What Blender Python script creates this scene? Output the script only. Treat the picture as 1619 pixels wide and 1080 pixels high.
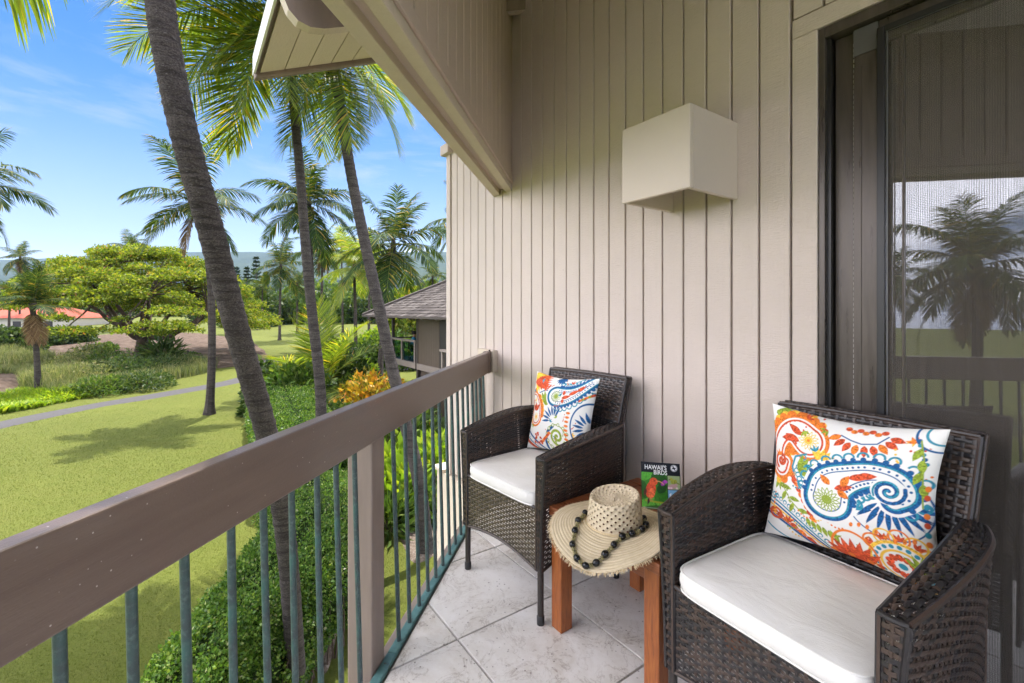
import bpy, bmesh, math, random
import numpy as np
from mathutils import Vector, Matrix, noise as mnoise

for _o in list(bpy.data.objects):
    bpy.data.objects.remove(_o)
S = bpy.context.scene
COL = S.collection
R = math.radians

# ------------------------------------------------------------------ camera
FPX, CX, HY, CH = 730.0, 809.5, 490.0, 1.2      # focal length in photo pixels, centre, horizon row, eye height
cam_d = bpy.data.cameras.new('camera')
cam = bpy.data.objects.new('camera', cam_d)
COL.objects.link(cam)
S.camera = cam
cam.location = (0, 0, CH)
cam.rotation_euler = (R(90), 0, 0)
cam_d.sensor_width = 36.0
cam_d.lens = FPX / 1619.0 * 36.0
cam_d.shift_y = -(540.0 - HY) / 1619.0
cam_d.clip_start = 0.02
cam_d.clip_end = 20000.0

# ------------------------------------------------------------------ light and sky
SUN_HEAD, SUN_ELEV = R(-8.0), R(70.0)           # heading measured from +Y towards +X
SKY_STRENGTH = 0.05
SUN_STRENGTH = 2.9
EXPOSURE = 1.82
HAZE_BANK, SKY_SAT, CLOUD, CUMULUS_FILL = .55, 1.42, (4.9, 5.4, 6.2, 1), (39.0, 38.8, 38.6, 1)
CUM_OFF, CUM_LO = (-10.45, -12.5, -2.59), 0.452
world = bpy.data.worlds.new('World')
S.world = world
world.use_nodes = True
wt = world.node_tree
wt.nodes.clear()
w_out = wt.nodes.new('ShaderNodeOutputWorld')
w_bg = wt.nodes.new('ShaderNodeBackground')
w_sky = wt.nodes.new('ShaderNodeTexSky')
w_sky.sky_type = 'NISHITA'
w_sky.sun_disc = False
w_sky.sun_elevation = SUN_ELEV
w_sky.sun_rotation = SUN_HEAD
w_sky.altitude = 20.0
w_sky.air_density = 1.0
w_sky.dust_density = 0.6
w_sky.ozone_density = 2.2
w_bg.inputs['Strength'].default_value = SKY_STRENGTH
# thin cirrus streaks and a soft bank of cloud low over the hills, the same all the way round
w_co = wt.nodes.new('ShaderNodeTexCoord')
w_sep = wt.nodes.new('ShaderNodeSeparateXYZ')
wt.links.new(w_co.outputs['Generated'], w_sep.inputs[0])
w_map = wt.nodes.new('ShaderNodeMapping')
w_map.inputs['Scale'].default_value = (1.6, 1.6, 9.0)
w_map.inputs['Rotation'].default_value = (0.12, -0.1, 0.3)
wt.links.new(w_co.outputs['Generated'], w_map.inputs[0])
w_n = wt.nodes.new('ShaderNodeTexNoise')
w_n.inputs['Scale'].default_value = 1.7
w_n.inputs['Detail'].default_value = 7.0
w_n.inputs['Roughness'].default_value = 0.58
w_n.inputs['Distortion'].default_value = 0.5
wt.links.new(w_map.outputs[0], w_n.inputs['Vector'])
w_r = wt.nodes.new('ShaderNodeMapRange')
w_r.inputs['From Min'].default_value = 0.46
w_r.inputs['From Max'].default_value = 0.78
w_r.inputs['To Max'].default_value = 0.7
wt.links.new(w_n.outputs['Fac'], w_r.inputs['Value'])
w_band = wt.nodes.new('ShaderNodeMapRange')       # more cirrus low down
w_band.interpolation_type = 'SMOOTHSTEP'
w_band.inputs['From Min'].default_value = 0.75
w_band.inputs['From Max'].default_value = 0.10
w_band.inputs['To Min'].default_value = 0.15
wt.links.new(w_sep.outputs['Z'], w_band.inputs['Value'])
w_mul = wt.nodes.new('ShaderNodeMath')
w_mul.operation = 'MULTIPLY'
wt.links.new(w_r.outputs[0], w_mul.inputs[0])
wt.links.new(w_band.outputs[0], w_mul.inputs[1])
w_low = wt.nodes.new('ShaderNodeMapRange')        # pale bank of haze and cloud above the horizon
w_low.interpolation_type = 'SMOOTHSTEP'
w_low.inputs['From Min'].default_value = 0.42
w_low.inputs['From Max'].default_value = 0.02
w_low.inputs['To Max'].default_value = HAZE_BANK
wt.links.new(w_sep.outputs['Z'], w_low.inputs['Value'])
w_max = wt.nodes.new('ShaderNodeMath')
w_max.operation = 'MAXIMUM'
wt.links.new(w_mul.outputs[0], w_max.inputs[0])
wt.links.new(w_low.outputs[0], w_max.inputs[1])
w_mix = wt.nodes.new('ShaderNodeMix')
w_mix.data_type = 'RGBA'
wt.links.new(w_max.outputs[0], w_mix.inputs['Factor'])
w_hs = wt.nodes.new('ShaderNodeHueSaturation')
w_hs.inputs['Saturation'].default_value = SKY_SAT
wt.links.new(w_sky.outputs[0], w_hs.inputs['Color'])
wt.links.new(w_hs.outputs[0], w_mix.inputs['A'])
w_mix.inputs['B'].default_value = CLOUD
# broken cumulus cloud, as the door glass mirrors it over the sea; boosted and offset so unseen cloud lights the lanai
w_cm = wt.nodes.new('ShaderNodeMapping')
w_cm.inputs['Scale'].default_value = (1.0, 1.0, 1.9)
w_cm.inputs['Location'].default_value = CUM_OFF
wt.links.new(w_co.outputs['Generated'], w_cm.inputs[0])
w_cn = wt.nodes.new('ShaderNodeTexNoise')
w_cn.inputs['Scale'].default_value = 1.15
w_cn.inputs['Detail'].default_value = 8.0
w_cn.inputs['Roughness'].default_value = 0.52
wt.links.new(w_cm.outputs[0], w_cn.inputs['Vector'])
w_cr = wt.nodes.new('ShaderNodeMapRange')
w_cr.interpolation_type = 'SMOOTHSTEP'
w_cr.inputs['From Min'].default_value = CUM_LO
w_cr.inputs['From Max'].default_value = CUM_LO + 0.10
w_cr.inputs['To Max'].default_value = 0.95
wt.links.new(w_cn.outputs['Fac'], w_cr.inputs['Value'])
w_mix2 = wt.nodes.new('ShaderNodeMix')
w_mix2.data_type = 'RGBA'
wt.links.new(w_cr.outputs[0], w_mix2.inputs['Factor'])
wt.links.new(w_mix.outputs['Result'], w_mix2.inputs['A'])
w_mix2.inputs['B'].default_value = CUMULUS_FILL
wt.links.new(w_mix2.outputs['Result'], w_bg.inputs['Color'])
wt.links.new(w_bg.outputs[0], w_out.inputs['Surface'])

sun_d = bpy.data.lights.new('sun', 'SUN')
sun_d.energy = SUN_STRENGTH
sun_d.angle = R(0.5)
sun_d.color = (1.0, 0.955, 0.87)
sun = bpy.data.objects.new('sun', sun_d)
COL.objects.link(sun)
_sd = Vector((math.sin(SUN_HEAD) * math.cos(SUN_ELEV), math.cos(SUN_HEAD) * math.cos(SUN_ELEV), math.sin(SUN_ELEV)))
sun.rotation_euler = _sd.to_track_quat('Z', 'Y').to_euler()
sun.location = (0, 0, 30)

S.view_settings.view_transform = 'Standard'
S.view_settings.look = 'None'
S.view_settings.exposure = EXPOSURE
S.view_settings.gamma = 1.0
S.view_settings.use_curve_mapping = False
S.view_settings.use_white_balance = True
S.view_settings.white_balance_temperature = 6400
S.view_settings.white_balance_tint = 17
S.render.engine = 'CYCLES'
S.cycles.use_denoising = True
S.cycles.max_bounces = 14
S.cycles.diffuse_bounces = 7
S.cycles.glossy_bounces = 5
S.cycles.transmission_bounces = 8
S.cycles.transparent_max_bounces = 16
S.cycles.caustics_reflective = False
S.cycles.caustics_refractive = False
S.cycles.sample_clamp_indirect = 6.0

# ------------------------------------------------------------------ geometry helpers
def at(px, py, Y):
    return Vector(((px - CX) / FPX * Y, Y, CH - (py - HY) / FPX * Y))

def on(px, py, z):
    return at(px, py, (CH - z) * FPX / (py - HY))

def tagit(o, label=None, cat=None, group=None, kind=None):
    if label: o['label'] = label
    if cat: o['category'] = cat
    if group: o['group'] = group
    if kind: o['kind'] = kind
    return o

def empty(name, loc, rz=0.0, label=None, cat=None, group=None, parent=None):
    o = bpy.data.objects.new(name, None)
    COL.objects.link(o)
    o.empty_display_size = 0.1
    o.location = loc
    o.rotation_euler = (0, 0, rz)
    if parent: o.parent = parent
    return tagit(o, label, cat, group)

def link(name, me, parent=None, loc=None, rot=None, scale=None):
    o = bpy.data.objects.new(name, me)
    COL.objects.link(o)
    if parent: o.parent = parent
    if loc is not None: o.location = loc
    if rot is not None: o.rotation_euler = rot
    if scale is not None: o.scale = (scale,) * 3 if isinstance(scale, (int, float)) else scale
    return o

def np_mesh(name, V, F, mats, smooth=False, mi=None, sharp=None):
    V = np.asarray(V, dtype=np.float32).reshape(-1, 3)
    me = bpy.data.meshes.new(name)
    if isinstance(F, np.ndarray):
        n, k = F.shape
        me.vertices.add(len(V)); me.vertices.foreach_set('co', V.ravel())
        me.loops.add(n * k); me.loops.foreach_set('vertex_index', F.astype(np.int32).ravel())
        me.polygons.add(n)
        me.polygons.foreach_set('loop_start', np.arange(0, n * k, k, dtype=np.int32))
        me.polygons.foreach_set('loop_total', np.full(n, k, dtype=np.int32))
        me.update(calc_edges=True)
    else:
        me.from_pydata(V.tolist(), [], F)
    for m in (mats if isinstance(mats, (list, tuple)) else [mats]):
        me.materials.append(m)
    if mi is not None:
        me.polygons.foreach_set('material_index', np.asarray(mi, dtype=np.int32))
    if smooth:
        me.polygons.foreach_set('use_smooth', np.ones(len(me.polygons), dtype=bool))
        if sharp: me.set_sharp_from_angle(angle=R(sharp))
    me.update()
    return me

class MB:
    """collects boxes, prisms, tubes, grids and lathes into one mesh"""
    def __init__(s):
        s.v, s.f, s.m = [], [], []
    def add(s, V, F, mi=0, M=None):
        b = len(s.v)
        for p in V:
            p = Vector(p)
            s.v.append(tuple(M @ p) if M else tuple(p))
        for f in F:
            s.f.append([b + i for i in f]); s.m.append(mi)
        return s
    def box(s, x0, x1, y0, y1, z0, z1, mi=0, M=None):
        V = [(x, y, z) for z in (z0, z1) for y in (y0, y1) for x in (x0, x1)]
        return s.add(V, [(0, 2, 3, 1), (4, 5, 7, 6), (0, 1, 5, 4), (2, 6, 7, 3), (0, 4, 6, 2), (1, 3, 7, 5)], mi, M)
    def prism(s, poly, z0, z1, mi=0, M=None, inset=0.0, drop=0.0):
        n = len(poly)
        V = [(p[0], p[1], z0) for p in poly] + [(p[0], p[1], z1 - drop) for p in poly]
        F = [tuple(reversed(range(n)))] + [(i, (i + 1) % n, n + (i + 1) % n, n + i) for i in range(n)]
        if inset > 0:
            c = [sum(p[0] for p in poly) / n, sum(p[1] for p in poly) / n]
            for p in poly:
                d = math.hypot(p[0] - c[0], p[1] - c[1]) or 1
                V.append((p[0] - (p[0] - c[0]) / d * inset, p[1] - (p[1] - c[1]) / d * inset, z1))
            F += [(n + i, n + (i + 1) % n, 2 * n + (i + 1) % n, 2 * n + i) for i in range(n)]
            F += [tuple(range(2 * n, 3 * n))]
        else:
            F += [tuple(range(n, 2 * n))]
        return s.add(V, F, mi, M)
    def tube(s, path, r, n=8, mi=0, cap=True, M=None, closed=False):
        P = [Vector(p) for p in path]
        k = len(P)
        rad = r if isinstance(r, (list, tuple)) else [r] * k
        V, F = [], []
        T0 = (P[1] - P[0]).normalized()
        a = Vector((0, 0, 1)) if abs(T0.z) < 0.9 else Vector((1, 0, 0))
        U = (a - T0 * a.dot(T0)).normalized()
        for i in range(k):
            if closed:
                T = (P[(i + 1) % k] - P[(i - 1) % k]).normalized()
            else:
                T = (P[min(i + 1, k - 1)] - P[max(i - 1, 0)]).normalized()
            U = U - T * U.dot(T)
            U = U.normalized() if U.length > 1e-6 else T.orthogonal().normalized()
            W = T.cross(U)
            for j in range(n):
                t = 2 * math.pi * j / n
                V.append(P[i] + (U * math.cos(t) + W * math.sin(t)) * rad[i])
        rng = range(k) if closed else range(k - 1)
        for i in rng:
            b, c = i * n, ((i + 1) % k) * n
            for j in range(n):
                F.append((b + j, b + (j + 1) % n, c + (j + 1) % n, c + j))
        if cap and not closed:
            F.append(tuple(reversed(range(n)))); F.append(tuple(range((k - 1) * n, k * n)))
        return s.add(V, F, mi, M)
    def lathe(s, prof, n=24, mi=0, M=None, cap=True):
        V, F = [], []
        for (r, z) in prof:
            for j in range(n):
                t = 2 * math.pi * j / n
                V.append((r * math.cos(t), r * math.sin(t), z))
        for i in range(len(prof) - 1):
            for j in range(n):
                F.append((i * n + j, i * n + (j + 1) % n, (i + 1) * n + (j + 1) % n, (i + 1) * n + j))
        if cap:
            F.append(tuple(reversed(range(n)))); F.append(tuple(range((len(prof) - 1) * n, len(prof) * n)))
        return s.add(V, F, mi, M)
    def mesh(s, name, mats, smooth=False, sharp=35):
        return np_mesh(name, s.v, s.f, mats, smooth, s.m, sharp if smooth else None)
    def build(s, name, mats, parent=None, smooth=False, sharp=35, bevel=0.0, seg=2, loc=None, rot=None):
        o = link(name, s.mesh(name, mats, smooth, sharp), parent, loc, rot)
        if bevel > 0:
            b = o.modifiers.new('bevel', 'BEVEL'); b.width = bevel; b.segments = seg; b.limit_method = 'ANGLE'; b.angle_limit = R(40)
        return o

def clip_poly(poly, a, b, c):
    """keep the part of a convex polygon where a*x + b*y + c >= 0"""
    out = []
    for i in range(len(poly)):
        p, q = poly[i], poly[(i + 1) % len(poly)]
        dp, dq = a * p[0] + b * p[1] + c, a * q[0] + b * q[1] + c
        if dp >= 0: out.append(p)
        if (dp >= 0) != (dq >= 0):
            t = dp / (dp - dq)
            out.append((p[0] + (q[0] - p[0]) * t, p[1] + (q[1] - p[1]) * t))
    return out

def leaf_quads(P, N, size, aspect, jit, rng, lift=0.5):
    """one pointed leaf per point: returns vertices and quads"""
    n = len(P)
    D = N * lift + rng.normal(size=(n, 3)) * jit
    D /= np.linalg.norm(D, axis=1, keepdims=True) + 1e-9
    W = np.cross(D, rng.normal(size=(n, 3)))
    W /= np.linalg.norm(W, axis=1, keepdims=True) + 1e-9
    s = (size * rng.uniform(0.65, 1.25, n))[:, None] if np.isscalar(size) else size[:, None]
    V = np.stack([P, P + D * s * .42 + W * s * aspect, P + D * s, P + D * s * .42 - W * s * aspect], 1).reshape(-1, 3)
    F = np.arange(4 * n).reshape(n, 4)
    return V, F

def vnoise(P, scale, seed=0.0):
    return np.array([mnoise.noise(Vector((p[0] * scale + seed, p[1] * scale - seed, p[2] * scale + 3.1 * seed))) for p in P])

def spline(pts, n):
    """Catmull-Rom through points (any dimension)"""
    P = np.array([list(p) for p in pts], dtype=float)
    P = np.vstack([2 * P[0] - P[1], P, 2 * P[-1] - P[-2]])
    out = []
    k = len(P) - 3
    for u in np.linspace(0, k - 1e-6, n):
        i = int(u); t = u - i
        a, b, c, d = P[i:i + 4]
        out.append(0.5 * ((2 * b) + (c - a) * t + (2 * a - 5 * b + 4 * c - d) * t * t + (3 * b - a - 3 * c + d) * t ** 3))
    return np.array(out)

# ------------------------------------------------------------------ material helpers
class NT:
    def __init__(s, name):
        s.m = bpy.data.materials.new(name)
        s.m.use_nodes = True
        s.t = s.m.node_tree
        s.t.nodes.clear()
        s.out = s.t.nodes.new('ShaderNodeOutputMaterial')
        s.co = None
    def new(s, typ, **kw):
        n = s.t.nodes.new(typ)
        for k, v in kw.items(): setattr(n, k, v)
        return n
    def put(s, sock, v):
        if hasattr(v, 'is_output') or isinstance(v, bpy.types.NodeSocket): s.t.links.new(v, sock)
        elif isinstance(v, (tuple, list)) and len(v) == 3 and sock.type == 'RGBA': sock.default_value = (*v, 1)
        else: sock.default_value = v
    def obj(s, scale=None, rot=None, which='Object'):
        c = s.new('ShaderNodeTexCoord').outputs[which]
        if scale is None and rot is None: return c
        m = s.new('ShaderNodeMapping')
        if scale is not None: m.inputs['Scale'].default_value = scale if isinstance(scale, (tuple, list)) else (scale,) * 3
        if rot is not None: m.inputs['Rotation'].default_value = rot
        s.t.links.new(c, m.inputs[0])
        return m.outputs[0]
    def noise(s, scale, detail=4.0, rough=0.55, vec=None, dist=0.0):
        n = s.new('ShaderNodeTexNoise')
        s.put(n.inputs['Vector'], vec if vec is not None else s.obj())
        n.inputs['Scale'].default_value = scale; n.inputs['Detail'].default_value = detail
        n.inputs['Roughness'].default_value = rough; n.inputs['Distortion'].default_value = dist
        return n.outputs['Fac']
    def vor(s, scale, vec=None, feature='F1', out='Distance', rand=1.0):
        n = s.new('ShaderNodeTexVoronoi'); n.feature = feature
        s.put(n.inputs['Vector'], vec if vec is not None else s.obj())
        n.inputs['Scale'].default_value = scale; n.inputs['Randomness'].default_value = rand
        return n.outputs[out]
    def ramp(s, fac, stops):
        n = s.new('ShaderNodeValToRGB')
        s.put(n.inputs[0], fac)
        e = n.color_ramp.elements
        while len(e) > 1: e.remove(e[-1])
        for i, (p, c) in enumerate(stops):
            x = e[0] if i == 0 else e.new(p)
            x.position = p
            x.color = (*c, 1) if isinstance(c, (tuple, list)) else (c, c, c, 1)
        return n.outputs[0]
    def mix(s, fac, a, b, blend='MIX'):
        n = s.new('ShaderNodeMix', data_type='RGBA', blend_type=blend)
        s.put(n.inputs['Factor'], fac); s.put(n.inputs['A'], a); s.put(n.inputs['B'], b)
        return n.outputs['Result']
    def math(s, op, a, b=0.0):
        n = s.new('ShaderNodeMath', operation=op)
        s.put(n.inputs[0], a); s.put(n.inputs[1], b)
        return n.outputs[0]
    def bump(s, h, strength=0.3, dist=0.01, normal=None):
        n = s.new('ShaderNodeBump')
        n.inputs['Strength'].default_value = strength; n.inputs['Distance'].default_value = dist
        s.put(n.inputs['Height'], h)
        if normal is not None: s.put(n.inputs['Normal'], normal)
        return n.outputs[0]
    def rand(s):
        return s.new('ShaderNodeNewGeometry').outputs['Random Per Island']
    def orand(s):
        return s.new('ShaderNodeObjectInfo').outputs['Random']
    def pbr(s, color, rough=0.6, spec=0.5, metal=0.0, normal=None, coat=0.0, finish=True, **kw):
        b = s.new('ShaderNodeBsdfPrincipled')
        s.put(b.inputs['Base Color'], color); s.put(b.inputs['Roughness'], rough)
        s.put(b.inputs['Specular IOR Level'], spec); s.put(b.inputs['Metallic'], metal)
        if normal is not None: s.put(b.inputs['Normal'], normal)
        if coat: b.inputs['Coat Weight'].default_value = coat
        if finish: s.t.links.new(b.outputs[0], s.out.inputs['Surface'])
        return b.outputs[0]
    def done(s, shader):
        s.t.links.new(shader, s.out.inputs['Surface'])
        return s.m
# ------------------------------------------------------------------ materials
MAT = {}

def m_siding(name, col, var=0.06, rough=0.62):
    t = NT(name)
    grain = t.noise(6.0, 6, .6, t.obj((18, 18, 1.3)))
    saw = t.noise(9.0, 5, .65, t.obj((3, 3, 26)))
    fine = t.noise(90, 3, .6)
    h = t.math('ADD', t.math('MULTIPLY', grain, .6), t.math('ADD', t.math('MULTIPLY', saw, .7), t.math('MULTIPLY', fine, .3)))
    dirt = t.noise(1.3, 5, .6)
    c = t.mix(t.ramp(dirt, [(.35, 0.0), (.7, 1.0)]), tuple(x * (1 - var) for x in col), tuple(min(1, x * (1 + var)) for x in col))
    c = t.mix(t.math('MULTIPLY', t.orand(), .35), c, tuple(x * .90 for x in col))
    c = t.mix(t.ramp(saw, [(.50, 0.0), (.75, .30)]), c, tuple(x * .82 for x in col))
    c = t.mix(t.ramp(t.vor(3.2, t.obj((3, 1, 1))), [(.0, .9), (.010, .9), (.016, 0.0)]), c, (.14, .11, .09))
    t.pbr(c, rough, .35, normal=t.bump(h, .75, .005))
    return t.m

MAT['siding'] = m_siding('siding paint', (.585, .50, .445))
MAT['siding_brown_shaded'] = m_siding('shaded siding paint', (.53, .43, .36))  # browner copy of the siding paint with shade put into the colour
MAT['trim_tan'] = m_siding('tan trim paint', (.60, .515, .41))
MAT['soffit'] = m_siding('soffit paint', (.72, .62, .49))
MAT['ceiling'] = m_siding('bounce white paint', (.84, .81, .77), .02)  # white picked for its bounce; these surfaces are never in view
MAT['groove'] = m_siding('siding backing', (.235, .185, .15))

t = NT('brown rail paint')
n1 = t.noise(3.0, 6, .6, t.obj((1, 12, 12)))
sp = t.vor(55.0)
spk = t.ramp(sp, [(.0, 1.0), (.055, 1.0), (.085, 0.0)])
gate = t.ramp(t.noise(5.0, 3, .6), [(.44, 0.0), (.54, 1.0)])
c = t.mix(t.ramp(n1, [(.3, 0.0), (.75, 1.0)]), (.140, .098, .076), (.178, .128, .100))
c = t.mix(t.math('MULTIPLY', spk, gate), c, (.55, .50, .46))
h = t.math('ADD', t.noise(40, 5, .6, t.obj((1, 8, 8))), t.math('MULTIPLY', t.noise(220, 2), .5))
t.pbr(c, t.ramp(n1, [(.3, .30), (.8, .42)]), .6, normal=t.bump(h, .25, .003), coat=.18)
MAT['rail'] = t.m

t = NT('post paint')
n1 = t.noise(2.0, 6, .6, t.obj((6, 6, 1)))
c = t.mix(t.ramp(n1, [(.3, 0.0), (.75, 1.0)]), (.20, .155, .13), (.27, .21, .175))
t.pbr(c, .5, .4, normal=t.bump(t.noise(60, 5, .6, t.obj((6, 6, .7))), .25, .003))
MAT['post'] = t.m

t = NT('patina metal')
n1 = t.noise(14, 6, .65)
n2 = t.noise(90, 4, .7)
c = t.mix(t.ramp(n1, [(.38, 0.0), (.66, 1.0)]), (.040, .052, .055), (.036, .095, .086))
c = t.mix(t.ramp(n2, [(.5, 0.0), (.75, 1.0)]), c, (.085, .13, .122))
t.pbr(c, .48, .5, normal=t.bump(n2, .4, .002))
MAT['patina'] = t.m

t = NT('green kerb metal')
n1 = t.noise(12, 6, .7)
c = t.mix(t.ramp(n1, [(.4, 0.0), (.62, 1.0)]), (.055, .135, .135), (.095, .21, .205))
c = t.mix(t.ramp(t.noise(30, 5, .7), [(.62, 0.0), (.7, 1.0)]), c, (.07, .055, .04))
t.pbr(c, .55, .4, normal=t.bump(n1, .4, .003))
MAT['kerb'] = t.m

t = NT('travertine tile')
ob = t.obj()
off = t.new('ShaderNodeVectorMath', operation='ADD')
t.put(off.inputs[0], ob)
sc = t.new('ShaderNodeVectorMath', operation='SCALE')
cmb = t.new('ShaderNodeCombineXYZ')
t.put(cmb.inputs[0], t.orand()); t.put(cmb.inputs[1], t.orand()); t.put(cmb.inputs[2], t.orand())
t.put(sc.inputs[0], cmb.outputs[0]); sc.inputs['Scale'].default_value = 31.0
t.put(off.inputs[1], sc.outputs[0])
v = off.outputs[0]
big = t.noise(4.2, 8, .62, v, .9)
vein = t.noise(7.5, 8, .68, v, 1.6)
veinm = t.ramp(vein, [(.485, 0.0), (.505, 1.0), (.525, 0.0)])
fine = t.noise(60, 6, .7, v)
c = t.mix(t.ramp(big, [(.36, 0.0), (.52, .45), (.68, 1.0)]), (.76, .73, .70), (.55, .50, .44))
c = t.mix(t.math('MULTIPLY', veinm, t.ramp(big, [(.40, .10), (.58, .9)])), c, (.27, .21, .16))
c = t.mix(t.ramp(fine, [(.35, .0), (.75, .5)]), c, (.78, .765, .745))
pit = t.vor(52, v)
pgate = t.ramp(t.noise(9, 5, .65, v), [(.5, 0.0), (.6, 1.0)])
pm = t.math('MULTIPLY', t.ramp(pit, [(.0, 1.0), (.13, 1.0), (.21, 0.0)]), pgate)
c = t.mix(t.math('MULTIPLY', pm, .9), c, (.21, .18, .155))
h = t.math('SUBTRACT', t.math('MULTIPLY', fine, .4), t.math('ADD', pm, t.math('MULTIPLY', veinm, .35)))
t.pbr(c, t.ramp(big, [(.3, .28), (.7, .45)]), .45, normal=t.bump(h, .45, .003))
MAT['tile'] = t.m

t = NT('grout')
t.pbr(t.mix(t.noise(25, 5, .6), (.27, .255, .235), (.40, .385, .36)), .85, .2, normal=t.bump(t.noise(160, 3), .4, .002))
MAT['grout'] = t.m

t = NT('concrete')
t.pbr(t.mix(t.noise(5, 6, .6), (.30, .275, .25), (.42, .39, .355)), .85, .2, normal=t.bump(t.noise(60, 5, .6), .3, .004))
MAT['concrete'] = t.m

def m_wicker(name, a, b, rough=.40):
    t = NT(name)
    r = t.rand()
    c = t.ramp(r, [(0.0, a), (.48, a), (.52, b), (1.0, tuple(x * 1.25 for x in b))])
    st = t.noise(60, 4, .6, t.obj((1, 1, 6)))
    c = t.mix(t.math('MULTIPLY', st, .5), c, tuple(x * .55 for x in a))
    t.pbr(c, rough, .5, normal=t.bump(st, .3, .001))
    return t.m
MAT['wicker'] = m_wicker('wicker strand', (.021, .018, .019), (.060, .037, .027))
MAT['wicker_olive_lit'] = m_wicker('wicker strand sunlit side', (.060, .045, .030), (.105, .080, .052), .36)  # lighter olive copy of the strand, sunlight put into its colour
t = NT('chair leg metal')
t.pbr(t.mix(t.noise(20, 4), (.020, .016, .014), (.034, .026, .022)), .45, .5)
MAT['leg'] = t.m

t = NT('cushion fabric')
wv = t.noise(420, 2, .5)
crease = t.noise(7, 5, .6, t.obj((1, 1.8, 1)), .6)
stain = t.ramp(t.noise(9, 5, .7), [(.66, 0.0), (.73, 1.0)])
c = t.mix(t.math('MULTIPLY', stain, .25), t.mix(crease, (.73, .71, .675), (.80, .785, .75)), (.50, .43, .34))
h = t.math('ADD', t.math('MULTIPLY', wv, .12), crease)
t.pbr(c, .8, .25, normal=t.bump(h, .3, .012))
MAT['cushion'] = t.m

def m_attr(name, attr, rough=.8, bumpy=True):
    t = NT(name)
    a = t.new('ShaderNodeAttribute'); a.attribute_name = attr
    wv = t.noise(520, 2, .5)
    fold = t.noise(9, 4, .6)
    t.pbr(a.outputs['Color'], rough, .25, normal=t.bump(t.math('ADD', t.math('MULTIPLY', wv, .1), fold), .25 if bumpy else .02, .01))
    return t.m
MAT['print'] = m_attr('printed pillow fabric', 'print')
MAT['cover'] = m_attr('printed book cover', 'print', .3, False)
t = NT('pillow back'); t.pbr((.78, .77, .74), .85, .2); MAT['pillow_back'] = t.m
t = NT('paper'); t.pbr((.75, .73, .68), .8, .2); MAT['paper'] = t.m
t = NT('white print'); t.pbr((.85, .85, .83), .35, .4); MAT['white_print'] = t.m

t = NT('red wood')
g = t.noise(5, 8, .62, t.obj((2.2, 26, 26)), 1.2)
g2 = t.noise(30, 5, .6, t.obj((1, 18, 18)))
c = t.ramp(g, [(.3, (.135, .034, .011)), (.5, (.27, .076, .022)), (.72, (.36, .120, .036))])
c = t.mix(t.math('MULTIPLY', g2, .35), c, (.09, .028, .013))
c = t.mix(t.math('MULTIPLY', t.orand(), .3), c, (.13, .045, .02))
t.pbr(c, .40, .5, normal=t.bump(g2, .22, .002))
MAT['wood'] = t.m
t = NT('red wood leg')
g = t.noise(5, 8, .62, t.obj((26, 26, 2.2)), 1.2)
g2 = t.noise(30, 5, .6, t.obj((18, 18, 1)))
c = t.ramp(g, [(.3, (.17, .042, .010)), (.5, (.33, .094, .020)), (.72, (.44, .150, .034))])
c = t.mix(t.math('MULTIPLY', g2, .35), c, (.09, .028, .013))
t.pbr(c, .40, .5, normal=t.bump(g2, .22, .002))
MAT['wood_leg'] = t.m

t = NT('straw brim')
uv = t.new('ShaderNodeUVMap'); uv.uv_map = 'UVMap'
sx = t.new('ShaderNodeSeparateXYZ'); t.put(sx.inputs[0], uv.outputs[0])
rings = t.math('SINE', t.math('MULTIPLY', sx.outputs['Y'], 2 * math.pi * 15))
rings1 = t.ramp(t.math('ADD', t.math('MULTIPLY', rings, .5), .5), [(0, 0.0), (.12, 1.0)])
weave = t.noise(60, 4, .6, t.obj((1, 1, 1)))
c = t.mix(weave, (.50, .40, .25), (.72, .62, .45))
c = t.mix(rings1, (.44, .33, .19), c)
h = t.math('ADD', t.math('MULTIPLY', rings, .5), t.math('MULTIPLY', t.noise(300, 2), .5))
t.pbr(c, .75, .3, normal=t.bump(h, .35, .003))
MAT['straw'] = t.m
t = NT('straw crown')
uv = t.new('ShaderNodeUVMap'); uv.uv_map = 'UVMap'
sx = t.new('ShaderNodeSeparateXYZ'); t.put(sx.inputs[0], uv.outputs[0])
a1 = t.math('SINE', t.math('MULTIPLY', sx.outputs['X'], 2 * math.pi * 22))
a2 = t.math('SINE', t.math('MULTIPLY', sx.outputs['Y'], 2 * math.pi * 8.5))
pr = t.math('MULTIPLY', a1, a2)
hole = t.math('GREATER_THAN', pr, .66)
weave = t.noise(80, 4, .6)
c = t.mix(weave, (.52, .41, .26), (.74, .63, .46))
sh = t.pbr(c, .75, .3, normal=t.bump(t.math('ADD', pr, t.math('MULTIPLY', t.noise(260, 2), .6)), .5, .003), finish=False)
tr = t.new('ShaderNodeBsdfTransparent')
mx = t.new('ShaderNodeMixShader')
t.put(mx.inputs[0], hole); t.put(mx.inputs[1], sh); t.put(mx.inputs[2], tr.outputs[0])
t.done(mx.outputs[0])
MAT['straw_crown'] = t.m
t = NT('straw fringe')
t.pbr(t.ramp(t.rand(), [(0, (.50, .38, .21)), (1, (.74, .62, .42))]), .75, .3); MAT['fringe'] = t.m
t = NT('black bead'); t.pbr((.004, .0045, .006), .10, .45); MAT['bead'] = t.m
t = NT('olive bead'); t.pbr(t.ramp(t.rand(), [(0, (.16, .14, .05)), (1, (.34, .29, .13))]), .3, .5); MAT['bead2'] = t.m
t = NT('sconce paint')
t.pbr(t.mix(t.noise(3, 6, .6), (.57, .49, .42), (.63, .55, .475)), .6, .35, normal=t.bump(t.noise(60, 6, .65), .22, .003)); MAT['sconce'] = t.m

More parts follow.
